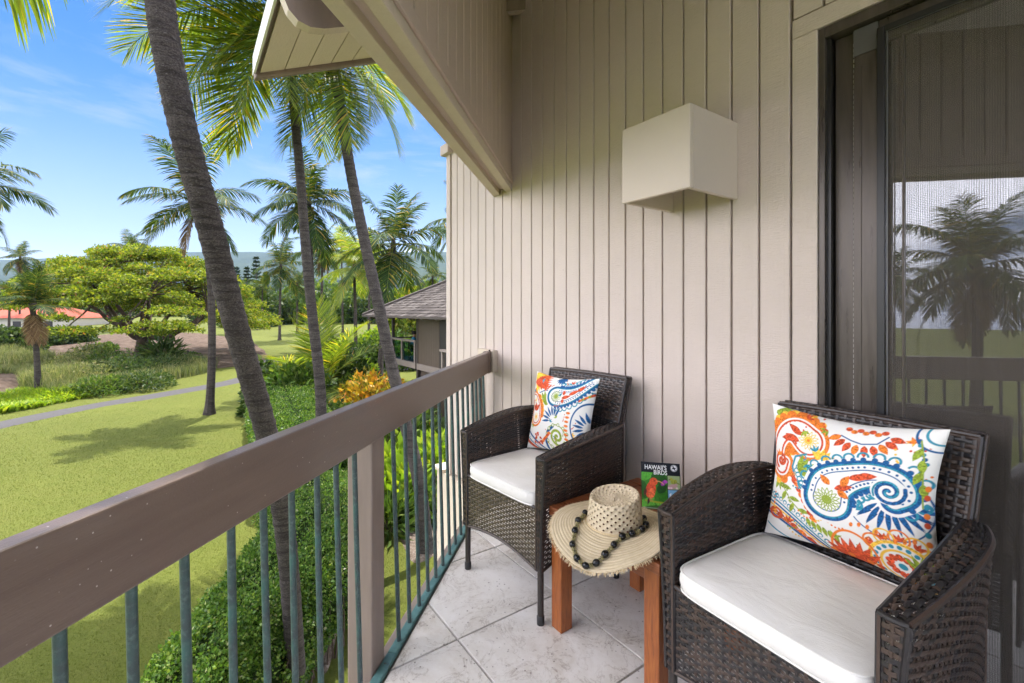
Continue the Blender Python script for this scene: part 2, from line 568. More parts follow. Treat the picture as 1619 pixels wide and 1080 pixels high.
t = NT('bronze aluminium')
n1 = t.noise(4, 6, .6, t.obj((10, 10, 1)))
c = t.mix(t.ramp(n1, [(.35, 0.0), (.75, 1.0)]), (.062, .050, .042), (.105, .088, .074))
t.pbr(c, t.ramp(n1, [(.3, .25), (.7, .4)]), .5, .35)
MAT['alu'] = t.m
t = NT('black screen frame'); t.pbr((.012, .012, .013), .35, .5); MAT['black'] = t.m
t = NT('grey gusset'); t.pbr(t.mix(t.noise(10, 5), (.10, .10, .105), (.16, .16, .165)), .4, .5, .5); MAT['gusset'] = t.m
t = NT('pile strip'); t.pbr((.42, .40, .38), .9, .1); MAT['pile'] = t.m

t = NT('tinted glass')
gl = t.new('ShaderNodeBsdfGlossy'); gl.inputs['Color'].default_value = (.86, .90, .95, 1); gl.inputs['Roughness'].default_value = .012
tp = t.new('ShaderNodeBsdfTransparent'); tp.inputs['Color'].default_value = (.36, .37, .37, 1)
fr = t.new('ShaderNodeFresnel'); fr.inputs['IOR'].default_value = 1.52
fac = t.math('ADD', t.math('MULTIPLY', fr.outputs[0], 1.0), .31)
wob = t.bump(t.noise(1.8, 2, .5), .012, .02)
t.put(gl.inputs['Normal'], wob)
mx = t.new('ShaderNodeMixShader'); t.put(mx.inputs[0], fac); t.put(mx.inputs[1], tp.outputs[0]); t.put(mx.inputs[2], gl.outputs[0])
t.done(mx.outputs[0]); MAT['glass'] = t.m

t = NT('insect screen')
df = t.new('ShaderNodeBsdfDiffuse'); t.put(df.inputs['Color'], (.125, .110, .096))
tp = t.new('ShaderNodeBsdfTransparent')
va = t.new('ShaderNodeTexWave'); va.wave_type = 'BANDS'; va.bands_direction = 'X'
t.put(va.inputs['Vector'], t.obj()); va.inputs['Scale'].default_value = 62.0
vb = t.new('ShaderNodeTexWave'); vb.wave_type = 'BANDS'; vb.bands_direction = 'Z'
t.put(vb.inputs['Vector'], t.obj()); vb.inputs['Scale'].default_value = 62.0
st = t.noise(5, 4, .7, t.obj((14, 1, .15)))
wires = t.math('MAXIMUM', va.outputs['Fac'], vb.outputs['Fac'])
cover = t.math('ADD', t.math('MULTIPLY', t.ramp(wires, [(.6, 0.0), (.95, 1.0)]), .30), t.math('ADD', t.math('MULTIPLY', st, .34), .12))
mx = t.new('ShaderNodeMixShader'); t.put(mx.inputs[0], cover); t.put(mx.inputs[1], tp.outputs[0]); t.put(mx.inputs[2], df.outputs[0])
t.done(mx.outputs[0]); MAT['screen'] = t.m
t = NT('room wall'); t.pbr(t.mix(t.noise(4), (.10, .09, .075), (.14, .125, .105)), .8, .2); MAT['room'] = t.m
t = NT('curtain cloth'); t.pbr((.24, .215, .18), .9, .1); MAT['curtain'] = t.m

def m_leaf(name, stops, trans=.35, tcol=None, rough=.55, spec=.15, spread=None):
    """stops: colour ramp over a random value per leaf"""
    t = NT(name)
    c = t.ramp(t.rand(), stops)
    if spread:                                    # large-scale patches of another tone
        c = t.mix(t.ramp(t.noise(spread[0], 4, .6), [(.42, 0.0), (.62, 1.0)]), c, spread[1], 'MIX')
    b = t.pbr(c, rough, spec, finish=False)
    tr = t.new('ShaderNodeBsdfTranslucent')
    t.put(tr.inputs['Color'], t.mix(1.0, c, tcol or (2.0, 1.9, .7), 'MULTIPLY'))
    mx = t.new('ShaderNodeMixShader')
    mx.inputs[0].default_value = trans
    t.put(mx.inputs[1], b); t.put(mx.inputs[2], tr.outputs[0])
    t.done(mx.outputs[0])
    return t.m
MAT['frond'] = m_leaf('palm leaflet', [(0, (.013, .030, .011)), (.5, (.028, .058, .016)), (.86, (.060, .100, .022)), (.95, (.24, .20, .035)), (1, (.26, .17, .05))], .30, (2.1, 1.9, .6), .6, .08)
MAT['frond_near'] = m_leaf('near palm leaflet', [(0, (.040, .075, .014)), (.5, (.085, .14, .020)), (.86, (.15, .20, .026)), (.95, (.30, .24, .035)), (1, (.30, .19, .05))], .52, (2.2, 2.0, .5), .42, .25)
MAT['frond_lime'] = m_leaf('lime palm leaflet', [(0, (.07, .12, .02)), (.5, (.13, .19, .03)), (.85, (.20, .23, .035)), (1, (.34, .25, .05))], .45, (2.0, 1.9, .6), .48, .18)
MAT['frond_dead'] = m_leaf('dead palm leaflet', [(0, (.10, .06, .03)), (.6, (.19, .12, .06)), (1, (.27, .19, .10))], .2, (1.4, 1.2, .9), .8)
MAT['monkeypod'] = m_leaf('feathery tree leaf', [(0, (.045, .085, .011)), (.45, (.120, .180, .017)), (.85, (.22, .265, .025)), (.97, (.28, .25, .05)), (1, (.25, .13, .05))], .36, (1.8, 1.7, .6), .5)
MAT['hedge'] = m_leaf('hedge leaf', [(0, (.024, .060, .013)), (.5, (.062, .130, .022)), (.85, (.115, .19, .034)), (.97, (.17, .23, .055)), (1, (.27, .27, .17))], .28, (1.9, 1.9, .6), .38)
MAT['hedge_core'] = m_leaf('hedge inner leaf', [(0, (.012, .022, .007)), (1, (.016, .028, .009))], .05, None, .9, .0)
MAT['lime'] = m_leaf('lime ground cover leaf', [(0, (.10, .19, .015)), (.6, (.20, .31, .025)), (1, (.33, .38, .04))], .35, (1.6, 1.6, .5), .45)
MAT['dark_leaf'] = m_leaf('dark shrub leaf', [(0, (.022, .045, .015)), (.6, (.05, .09, .025)), (1, (.10, .13, .05))], .28, (1.8, 1.8, .6), .45)
MAT['mid_leaf'] = m_leaf('mid green leaf', [(0, (.035, .075, .016)), (.6, (.075, .135, .028)), (1, (.15, .20, .05))], .32, (1.8, 1.8, .6), .42)
MAT['croton'] = m_leaf('croton leaf', [(0, (.08, .13, .02)), (.22, (.26, .23, .02)), (.6, (.46, .30, .025)), (.86, (.42, .18, .025)), (1, (.13, .15, .03))], .30, (1.4, 1.2, .6), .4)
MAT['grass_tall'] = m_leaf('wild grass blade', [(0, (.09, .12, .045)), (.5, (.15, .185, .07)), (.8, (.235, .25, .11)), (1, (.34, .30, .17))], .3, (1.5, 1.5, .7), .6)
MAT['paddle'] = m_leaf('broad paddle leaf', [(0, (.05, .13, .02)), (1, (.10, .20, .03))], .4, (1.8, 1.9, .5), .35)
MAT['pine'] = m_leaf('conifer needle', [(0, (.016, .034, .018)), (1, (.045, .07, .035))], .1)
MAT['lawn_blade'] = m_leaf('lawn blade', [(0, (.042, .066, .005)), (.5, (.070, .095, .008)), (.9, (.100, .118, .014)), (1, (.14, .128, .032))], .35, (1.3, 1.3, .6), .6, .15, spread=(.55, (.062, .088, .010)))

t = NT('lawn')
p = t.obj()
n1 = t.noise(.22, 6, .6, p); n2 = t.noise(2.2, 6, .65, p); n3 = t.noise(30, 5, .7, p); n4 = t.noise(140, 3, .7, p)
c = t.mix(t.ramp(n1, [(.35, 0.0), (.65, 1.0)]), (.0816, .1020, .0136), (.1020, .1224, .0170))
c = t.mix(t.ramp(n2, [(.4, 0.0), (.7, .6)]), c, (.1224, .1258, .0245))
c = t.mix(t.ramp(n3, [(.35, .6), (.6, 0.0)]), c, (.0530, .0734, .0088))
c = t.mix(t.ramp(n4, [(.5, 0.0), (.72, .5)]), c, (.1360, .1428, .0374))
t.pbr(c, .85, .15, normal=t.bump(t.math('ADD', n3, n4), .6, .03))
MAT['lawn'] = t.m

t = NT('hillside')
p = t.obj()
n1 = t.noise(.004, 6, .6, p); n2 = t.noise(.03, 6, .65, p); n3 = t.vor(.06, p)
c = t.mix(t.ramp(n1, [(.4, 0.0), (.6, 1.0)]), (.018, .032, .016), (.030, .046, .020))
c = t.mix(t.ramp(n2, [(.55, 0.0), (.75, .6)]), c, (.060, .070, .032))
c = t.mix(t.ramp(n3, [(.2, .7), (.6, 0.0)]), c, (.022, .040, .018))
t.pbr(c, .9, .1, normal=t.bump(n3, .5, 4.0))
MAT['hill'] = t.m

t = NT('asphalt')
t.pbr(t.mix(t.noise(8, 6, .65), (.040, .039, .040), (.068, .066, .066)), .85, .3, normal=t.bump(t.noise(90, 4), .4, .01)); MAT['asphalt'] = t.m
t = NT('dry earth')
c = t.mix(t.ramp(t.noise(1.6, 7, .65), [(.35, 0.0), (.65, 1.0)]), (.095, .066, .046), (.21, .158, .118))
c = t.mix(t.ramp(t.noise(14, 5, .7), [(.55, 0.0), (.7, .8)]), c, (.08, .06, .042))
t.pbr(c, .95, .1, normal=t.bump(t.math('ADD', t.noise(3, 6, .7), t.noise(14, 5, .7)), 1.0, .25)); MAT['dirt'] = t.m
t = NT('mulch')
c = t.ramp(t.noise(22, 7, .75), [(.3, (.07, .05, .036)), (.5, (.17, .135, .105)), (.7, (.32, .28, .235))])
t.pbr(c, .95, .1, normal=t.bump(t.noise(30, 6, .7), .9, .05)); MAT['mulch'] = t.m
t = NT('sea'); t.pbr((.012, .055, .13), .18, .5, normal=t.bump(t.noise(.6, 5, .6), .4, .4)); MAT['sea'] = t.m

def m_bark(name, a, b, band=26.0, patch=(.42, .40, .39)):
    t = NT(name)
    p = t.obj()
    n1 = t.noise(6, 8, .72, t.obj((1, 1, 1.6)))
    ring = t.noise(band, 5, .65, t.obj((.10, .10, 1)), .8)
    n3 = t.noise(42, 5, .72, t.obj((1, 1, 2.6)))
    c = t.mix(t.ramp(n1, [(.32, 0.0), (.7, 1.0)]), a, b)
    c = t.mix(t.ramp(ring, [(.40, .7), (.50, 0.0)]), c, tuple(x * .42 for x in a))
    c = t.mix(t.ramp(t.noise(70, 5, .75, t.obj((1, 1, 1.6))), [(.40, .75), (.55, 0.0)]), c, tuple(x * .35 for x in a))
    c = t.mix(t.ramp(n3, [(.58, 0.0), (.75, .8)]), c, patch)
    c = t.mix(t.ramp(t.noise(5, 5, .7, t.obj((1, 1, 3))), [(.66, 0.0), (.72, .9)]), c, tuple(x * .22 for x in a))
    t.pbr(c, .9, .15, normal=t.bump(t.math('ADD', ring, n3), .8, .025))
    return t.m
MAT['bark'] = m_bark('palm bark', (.058, .050, .047), (.125, .108, .100), patch=(.25, .24, .24))
MAT['bark_far'] = m_bark('palm bark far', (.055, .046, .040), (.11, .094, .082), 14.0, patch=(.2, .19, .18))
t = NT('tree bark'); t.pbr(t.mix(t.noise(5, 6, .7), (.045, .032, .024), (.12, .09, .068)), .95, .1, normal=t.bump(t.noise(14, 6, .7), .8, .05)); MAT['tree_bark'] = t.m
t = NT('coconut'); t.pbr(t.ramp(t.orand(), [(0, (.15, .16, .04)), (1, (.30, .19, .06))]), .5, .4); MAT['coconut'] = t.m

t = NT('roof shingle')
c = t.ramp(t.rand(), [(0, (.036, .031, .028)), (.5, (.062, .054, .048)), (1, (.105, .094, .085))])
t.pbr(c, .9, .15, normal=t.bump(t.noise(14, 5, .7), .5, .02)); MAT['shingle'] = t.m
MAT['nb_wall'] = m_siding('neighbour siding', (.095, .072, .052))
MAT['nb_trim'] = m_siding('neighbour trim', (.235, .20, .17))
MAT['nb_dark'] = m_siding('neighbour dark timber', (.06, .048, .04))
t = NT('dark opening'); t.pbr((.012, .012, .013), .5, .4); MAT['dark'] = t.m
t = NT('balcony glass')
gl = t.new('ShaderNodeBsdfGlossy'); gl.inputs['Roughness'].default_value = .03
tp = t.new('ShaderNodeBsdfTransparent'); tp.inputs['Color'].default_value = (.50, .74, .76, 1)
mx = t.new('ShaderNodeMixShader'); mx.inputs[0].default_value = .12; t.put(mx.inputs[1], tp.outputs[0]); t.put(mx.inputs[2], gl.outputs[0])
t.done(mx.outputs[0]); MAT['bal_glass'] = t.m
t = NT('red roof'); t.pbr(t.mix(t.noise(3, 5), (.27, .055, .03), (.36, .085, .05)), .8, .2); MAT['red_roof'] = t.m
t = NT('cream wall'); t.pbr(t.mix(t.noise(2, 5), (.42, .40, .35), (.50, .47, .42)), .85, .2); MAT['cream'] = t.m
t = NT('grey roof'); t.pbr((.34, .34, .35), .8, .2); MAT['grey_roof'] = t.m
t = NT('blue shirt')
c = t.mix(t.ramp(t.noise(16, 3, .6), [(.5, 0.0), (.56, 1.0)]), (.03, .17, .28), (.10, .36, .46))
t.pbr(c, .8, .2); MAT['shirt'] = t.m
t = NT('skin'); t.pbr((.30, .16, .105), .6, .3); MAT['skin'] = t.m
t = NT('dark hair'); t.pbr((.025, .018, .014), .6, .3); MAT['hair'] = t.m
t = NT('dark shorts'); t.pbr((.03, .035, .05), .8, .2); MAT['shorts'] = t.m
# ------------------------------------------------------------------ the lanai: frames of reference
WO = Vector((-.123, 3.19, 0.0))        # wall foot where the railing meets it
WR = R(-54.9)                          # wall frame: x along the wall towards the door, y into the house
RO = Vector((-.427, 1.493, 0.0))       # a point of the floor edge under the railing
RR = math.atan2(.9851, .1719)          # railing frame: x away from the camera, y outwards
WM = Matrix.Translation(WO) @ Matrix.Rotation(WR, 4, 'Z')
RMX = Matrix.Translation(RO) @ Matrix.Rotation(RR, 4, 'Z')
GROUND = -3.4
PITCH = .1065

def roof_z(y):                          # underside of the roof plane in the wall frame
    return 2.74 + .45 * (y + 1.35)

def board_row(parent, x0, x1, zfun, y_face, th, mat, first, name='board', gap=.008, m=None, seed=1):
    """vertical boards with recessed grooves; zfun(x) -> (z_bottom, z_top)"""
    edges = [x0]
    k = math.ceil((x0 - first) / PITCH + .25)
    while first + k * PITCH < x1 - .02:
        edges.append(first + k * PITCH); k += 1
    edges.append(x1)
    rng = random.Random(seed)
    for a, b in zip(edges, edges[1:]):
        a2, b2 = a + gap / 2, b - gap / 2
        (za, zta), (zb, ztb) = zfun(a2), zfun(b2)
        yf = y_face + rng.uniform(-.0006, .0006)
        c = .0025                       # eased long edges
        V = []
        for (x, y, z0, z1) in ((a2, yf + c, za, zta), (a2 + c, yf, za, zta), (b2 - c, yf, zb, ztb), (b2, yf + c, zb, ztb), (b2, yf + th, zb, ztb), (a2, yf + th, za, zta)):
            V.append((x, y, z0)); V.append((x, y, z1))
        F = [(2 * i, 2 * ((i + 1) % 6), 2 * ((i + 1) % 6) + 1, 2 * i + 1) for i in range(6)]
        F += [(10, 8, 6, 4, 2, 0), (1, 3, 5, 7, 9, 11)]
        M2 = m
        mb = MB(); mb.add(V, F, 0, M2)
        mb.build(name, mat, parent)

# --- floor: slab and tiles
floor = empty('lanai_floor', WO, WR)
floor['kind'] = 'structure'
poly = [(0, 0), (4.6, 0), (4.6, -4.6)]
sl = MB(); sl.prism(poly, -.28, -.010); sl.build('floor_slab', MAT['grout'], floor)
TX, TY, TP = 1.19, -.458, .47
for i in range(-4, 8):
    for j in range(-10, 3):
        x0, y0 = TX + i * TP, TY + j * TP
        g = .0036
        q = [(x0 + g, y0 + g), (x0 + TP - g, y0 + g), (x0 + TP - g, y0 + TP - g), (x0 + g, y0 + TP - g)]
        q = clip_poly(q, 1, 1, -.012)            # railing edge
        q = clip_poly(q, 0, -1, -.004)           # wall
        q = clip_poly(q, -1, 0, 4.55)
        if len(q) < 3: continue
        ar = abs(sum(q[k][0] * q[(k + 1) % len(q)][1] - q[(k + 1) % len(q)][0] * q[k][1] for k in range(len(q)))) / 2
        if ar < 4e-4: continue
        mb = MB(); mb.prism(q, -.0099, 0.0, inset=.0016, drop=.0012)
        mb.build('tile', MAT['tile'], floor)

# --- the long wall beside the door
wall = empty('lanai_wall', WO, WR, 'taupe painted wall of vertical grooved boards behind the two chairs', 'wall')
DX0, DZ = 2.000, 2.145                  # door opening
def ztop(x): return roof_z(0) + .02
bk = MB()
bk.box(-.66, 1.915, .022, .16, -.10, 3.3)
bk.box(1.915, 4.6, .0225, .16, DZ, 3.3)
bk.build('backing', MAT['groove'], wall)
board_row(wall, -.632, 1.9165, lambda x: (-.10, ztop(x)), 0.0, .022, MAT['siding'], -.04 * PITCH)
tb = MB(); tb.box(-.70, -.635, -.012, .17, -.12, 2.45); tb.build('corner_trim', MAT['siding'], wall, bevel=.003)
tb = MB(); tb.box(1.921, DX0, -.0005, .020, .0, DZ); tb.build('door_casing', MAT['siding'], wall, bevel=.003)
board_row(wall, 1.921, 4.6, lambda x: (DZ + .07, ztop(x)), 0.0, .022, MAT['siding'], -.04 * PITCH, seed=4)
tb = MB(); tb.box(1.921, 4.6, -.0005, .020, DZ + .001, DZ + .066); tb.build('door_casing', MAT['siding'], wall, bevel=.003)
tb = MB(); tb.box(4.3105, 4.6, -.0005, .16, -.10, DZ - .002); tb.build('door_casing', MAT['siding'], wall, bevel=.003)
# the storey below
lw = MB(); lw.box(-.83, 4.6, -.03, .17, GROUND - .1, -.125)
lw.build('lower_wall', MAT['trim_tan'], wall)
tb = MB(); tb.box(-.86, -.701, -.05, .17, -.124, -.095); tb.build('ledge', MAT['trim_tan'], wall, bevel=.003)
tb = MB(); tb.box(-.735, -.60, -.05, .17, 2.4505, 2.53); tb.build('frieze_block', MAT['siding'], wall, bevel=.004)
tb = MB(); tb.box(-.845, 4.6, -.04, .17, -1.62, -1.52); tb.build('belt_trim', MAT['siding'], wall, bevel=.003)

# --- open box wall light
sc_ = empty('wall_light', WM @ Vector((1.5735, 0, 1.625)), WR, 'square taupe box light, open above and below, fixed to the board wall', 'wall light')
mb = MB(); mb.box(-.1535, .1535, -.310, -.290, 0, .295); mb.build('front_panel', MAT['sconce'], sc_, bevel=.004)
mb = MB(); mb.box(-.1535, -.1335, -.2898, -.001, 0, .295); mb.build('side_panel', MAT['sconce'], sc_, bevel=.003)
mb = MB(); mb.box(.1335, .1535, -.2898, -.001, 0, .295); mb.build('side_panel', MAT['sconce'], sc_, bevel=.003)
mb = MB(); mb.box(-.05, .05, -.04, -.001, .10, .20); mb.tube([(0, -.04, .15), (0, -.10, .15)], .018, 10); mb.build('lamp_holder', MAT['pile'], sc_)

# --- gable wall and beam over the railing (in the railing frame, x back along the rail)
gab = empty('gable_beam', WO, WR, 'double timber beam with grooved board gable wall above the railing', 'beam')
GM = Matrix.Rotation(R(-45), 4, 'Z')    # local x runs from the wall along the railing, y towards the outside? (see below)
# local frame of the gable: x = away from the wall along the railing, y = towards the house
GL = 4.6
b1 = MB(); b1.box(-.02, GL, -.005, .050, 1.98, 2.19, M=GM); b1.build('outer_beam', MAT['trim_tan'], gab, bevel=.003)
b1 = MB(); b1.box(-.02, GL, .0505, .098, 2.012, 2.20, M=GM); b1.build('beam_core', MAT['siding_brown_shaded'], gab)
b1 = MB(); b1.box(-.02, GL, .0985, .146, 1.982, 2.19, M=GM); b1.build('inner_beam', MAT['trim_tan'], gab, bevel=.003)
b1 = MB(); b1.box(-.02, GL, -.012, -.0055, 1.992, 2.05, M=GM); b1.build('drip_edge', MAT['trim_tan'], gab, bevel=.002)
b1 = MB(); b1.box(-.02, GL, .1465, .160, 2.022, 2.075, M=GM); b1.build('bottom_trim', MAT['siding_brown_shaded'], gab, bevel=.003)
b1 = MB(); b1.box(-.02, 1.2, .0, .130, 2.2005, 2.95, M=GM); b1.box(1.2, GL, .0, .130, 2.2005, 2.72, M=GM); b1.build('gable_backing', MAT['groove'], gab)
board_row(gab, .02, GL, lambda x: (2.0755, roof_z(-max(x, 0) * .7071) if x < 1.9 else 2.80), -.1525, .02, MAT['siding_brown_shaded'], .02,
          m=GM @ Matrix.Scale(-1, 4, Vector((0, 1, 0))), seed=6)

# --- roof plane, soffit boards, fascia and the shaped rafter end of the eave
eave = empty('roof_eave', WO, WR, 'overhanging eave corner with cream soffit boards and brown fascia', 'eave')
EX0, EY0 = -.715, -1.35
def rp(x, y, dz=0.0): return (x, y, roof_z(y) + dz)
k = 0
ys = EY0
EMAT = MAT['soffit']
while ys < .1:
    y1 = min(ys + .148, .1)
    V = [rp(EX0, ys + .003), rp(4.6, ys + .003), rp(4.6, y1 - .003), rp(EX0, y1 - .003)]
    V += [(p[0], p[1], p[2] + .02) for p in V]
    mb = MB(); mb.add(V, [(0, 1, 2, 3), (4, 7, 6, 5), (0, 4, 5, 1), (2, 6, 7, 3), (0, 3, 7, 4), (1, 5, 6, 2)])
    mb.build('soffit_board', EMAT, eave)
    ys += .148
V = [rp(EX0 - .02, EY0 - .02, .021), rp(4.6, EY0 - .02, .021), rp(4.6, 2.5, .021), rp(EX0 - .02, 2.5, .021)]
V += [(p[0], p[1], p[2] + .10) for p in V]
mb = MB(); mb.add(V, [(0, 1, 2, 3), (4, 7, 6, 5), (0, 4, 5, 1), (2, 6, 7, 3), (0, 3, 7, 4), (1, 5, 6, 2)])
mb.build('roof_deck', MAT['groove'], eave)
# rake fascia at the far end, gently rounded at its lower end
def sloped_bar(x0, x1, ya, yb, za, zb, mat, name, bevel=.012):
    V = []
    for x in (x0, x1):
        for (y, dz) in ((ya, za), (yb, za), (yb, zb), (ya, zb)):
            V.append((x, y, roof_z(y) + dz))
    mb = MB(); mb.add(V, [(0, 3, 2, 1), (4, 5, 6, 7), (0, 1, 5, 4), (1, 2, 6, 5), (2, 3, 7, 6), (3, 0, 4, 7)])
    return mb.build(name, mat, eave, bevel=bevel, seg=4)
sloped_bar(EX0 - .055, EX0 - .001, EY0 - .03, .10, -.035, .13, MAT['post'], 'rake_fascia', .018)
mb = MB(); mb.box(EX0 - .03, 4.6, EY0 - .022, EY0 - .0205, roof_z(EY0) - .012, roof_z(EY0) + .10); mb.build('eave_fascia', MAT['nb_trim'], eave)
mb = MB(); mb.box(EX0 - .06, 4.6, EY0 - .034, EY0 - .0225, roof_z(EY0) - .006, roof_z(EY0) + .125); mb.build('drip_flashing', MAT['white_print'], eave)
# rafter tail with a rounded nose, nearer than the rake
RX = .30
nose = [(-1.385, -.004), (-1.380, -.09), (-1.355, -.16), (-1.315, -.215), (-1.26, -.252), (-1.20, -.265), (.0, -.265), (.0, -.004)]
V = []
for x in (RX, RX + .062):
    for (y, dz) in nose: V.append((x, y, roof_z(y) + dz))
n = len(nose)
mb = MB(); mb.add(V, [tuple(range(n)), tuple(reversed(range(n, 2 * n)))], 1)
mb.add(V, [(i, n + i, n + (i + 1) % n, (i + 1) % n) for i in range(n)], 0)
mb.build('rafter_tail', [MAT['trim_tan'], MAT['post']], eave)  # sides in darker brown than the rim: brown paint plus painted shade
# roof over the near half of the lanai (above and behind the photographer)
near_roof = MB()
near_roof.prism([(1.42, EY0 - .06), (1.42, -1.87), (4.6, -5.05), (4.6, EY0 - .06)], 2.80, 2.83)
near_roof.build('roof_underside', MAT['ceiling'], eave)
cp = MB()
V = [(.25, -.06), (4.5, -.06), (4.5, -1.30), (1.45, -1.30)]
cp.add([(x, y, roof_z(y) - .006) for x, y in V] + [(x, y, roof_z(y) - .002) for x, y in V], [(0, 1, 2, 3), (7, 6, 5, 4), (0, 4, 5, 1), (1, 5, 6, 2), (2, 6, 7, 3), (3, 7, 4, 0)])
cp.build('bounce_panel', MAT['ceiling'], eave)  # unseen sheet added to reflect light onto the upper wall

# --- sliding door
door = empty('sliding_door', WM @ Vector((2.003, .010, 0)), WR, 'bronze aluminium sliding glass door with a dark insect screen', 'door')
H = DZ - .003
mb = MB(); mb.box(0, .018, -.006, .12, 0, H); mb.build('jamb', MAT['alu'], door, bevel=.002)
mb = MB(); mb.box(.0183, 2.3, -.006, .12, H - .035, H); mb.build('head', MAT['alu'], door, bevel=.002)
mb = MB(); mb.box(.0183, 2.3, .0, .12, .002, .030); mb.box(.0183, 2.3, .02, .026, .030, .042); mb.build('sill_track', MAT['alu'], door)
mb = MB(); mb.box(2.3005, 2.3065, -.006, .12, 0, H); mb.build('jamb', MAT['alu'], door)
mb = MB(); mb.box(.0185, .030, .010, .028, .031, H - .036); mb.build('jamb_stop', MAT['black'], door)
mb = MB(); mb.box(.032, .086, .040, .052, .031, H - .036); mb.build('fixed_panel', MAT['alu'], door, bevel=.002)
mb = MB()
for k in range(120):
    z = .05 + k * (H - .12) / 120
    mb.box(.0865, .0905, .030, .036, z, z + .011)
mb.build('pile_strip', MAT['pile'], door)
mb = MB(); mb.box(.0910, .1555, .022, .060, .031, H - .038); mb.build('stile', MAT['alu'], door, bevel=.003)
mb = MB(); mb.box(.0910, .112, .0195, .0218, .031, H - .16); mb.build('stile_lip', MAT['alu'], door, bevel=.001)
mb = MB(); mb.box(.0912, .156, .0175, .0194, H - .125, H - .040); mb.build('corner_gusset', MAT['gusset'], door)
mb = MB(); mb.box(.156, 2.3, .022, .060, H - .105, H - .038); mb.box(.156, 2.3, .022, .060, .031, .12); mb.build('sash_rail', MAT['alu'], door, bevel=.003)
# screen in front
mb = MB(); mb.box(.158, .178, -.002, .016, .032, H - .072); mb.box(.178, 1.2, -.002, .016, H - .090, H - .072); mb.box(.178, 1.2, -.002, .016, .032, .056)
mb.build('screen_frame', MAT['black'], door, bevel=.002)
mb = MB(); mb.add([(.178, .006, .05), (1.2, .006, .05), (1.2, .006, H - .085), (.178, .006, H - .085)], [(0, 1, 2, 3)])
mb.build('insect_screen', MAT['screen'], door)
mb = MB(); mb.tube([(.183, .004, .05), (.183, .004, H - .09), (1.2, .004, H - .09)], .0022, 6); mb.build('screen_spline', MAT['gusset'], door)
mb = MB(); mb.box(.150, 2.3, .038, .044, .10, H - .10); mb.build('glass_pane', MAT['glass'], door)
mb = MB(); mb.box(.212, .217, .030, .0375, .12, H - .106); mb.build('glass_bead', MAT['alu'], door)

# --- dim room behind the glass
room = empty('living_room', WM @ Vector((2.0, .16, 0)), WR)
room['kind'] = 'structure'
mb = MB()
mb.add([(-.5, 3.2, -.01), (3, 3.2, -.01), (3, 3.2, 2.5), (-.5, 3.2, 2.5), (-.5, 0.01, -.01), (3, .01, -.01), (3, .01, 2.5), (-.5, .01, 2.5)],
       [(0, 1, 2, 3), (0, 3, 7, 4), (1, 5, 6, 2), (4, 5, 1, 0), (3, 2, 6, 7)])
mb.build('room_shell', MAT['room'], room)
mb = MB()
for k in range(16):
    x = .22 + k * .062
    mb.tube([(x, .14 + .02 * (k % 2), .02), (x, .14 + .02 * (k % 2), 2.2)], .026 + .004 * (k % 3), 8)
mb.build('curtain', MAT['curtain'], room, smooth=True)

# ------------------------------------------------------------------ railing
rail = empty('lanai_railing', RO, RR, 'brown timber railing with slim green metal balusters round the lanai', 'railing')
mb = MB(); mb.box(-3.2, 1.628, .010, .048, .776, .915)
mb.build('top_rail', MAT['rail'], rail, bevel=.004)
mb = MB(); mb.box(1.6285, 1.722, .006, .052, .772, .919); mb.build('rail_bracket', MAT['rail'], rail, bevel=.004)
mb = MB(); mb.tube([(1.662, .012, .930), (1.662, .012, .918)], .006, 8); mb.build('bolt', MAT['alu'], rail)
mb = MB(); mb.tube([(1.70, .004, .86), (1.70, .0065, .86)], .007, 10); mb.build('bolt', MAT['alu'], rail)
mb = MB()
for (a, b) in ((-3.2, .105), (.107, 1.722)):
    mb.box(a, b, -.0085, .024, -.004, .013)
mb.build('bottom_rail', MAT['kerb'], rail, bevel=.003)
mb = MB(); mb.box(-3.2, 1.74, .026, .060, -.33, -.008); mb.build('edge_fascia', MAT['post'], rail, bevel=.003)
rngb = random.Random(3)
bal_t = [-.8866 - .0985 * k for k in range(1, 22)] + [-.8866, -.7918, -.695, -.599, -.5005, -.4086, -.308, -.2123, -.1115]
bal_t += [.1666 + .0990 * k for k in range(0, 15)]
bme = None
for tt in bal_t:
    if bme is None:
        mb = MB()
        mb.tube([(0, .028, .80), (0, .021, .52), (0, .014, .26), (0, .008, .012)], .0078, 10)
        bme = mb.mesh('baluster', MAT['patina'], True, 60)
    link('baluster', bme, rail, (tt, rngb.uniform(-.001, .001), 0), (rngb.uniform(-.004, .004), rngb.uniform(-.006, .006), 0))
for (pt) in (.045, -1.75):
    mb = MB(); mb.box(pt - .045, pt + .045, .0262, .115, -.33, .775); o = mb.build('post', MAT['post'], rail, bevel=.006)
# post through the wall end
mb = MB(); mb.box(1.62, 1.70, .060, .125, -.33, .775); mb.build('post', MAT['post'], rail, bevel=.006)
led = MB(); led.box(-.155, .045, -.040, -.002, .776, .925)
lo = led.build('rail_ledger', MAT['trim_tan'], None, bevel=.004, loc=WO, rot=(0, 0, WR))
lo.name = 'mounting_block'; tagit(lo, 'tan timber block fixed to the wall where the railing ends', 'block')
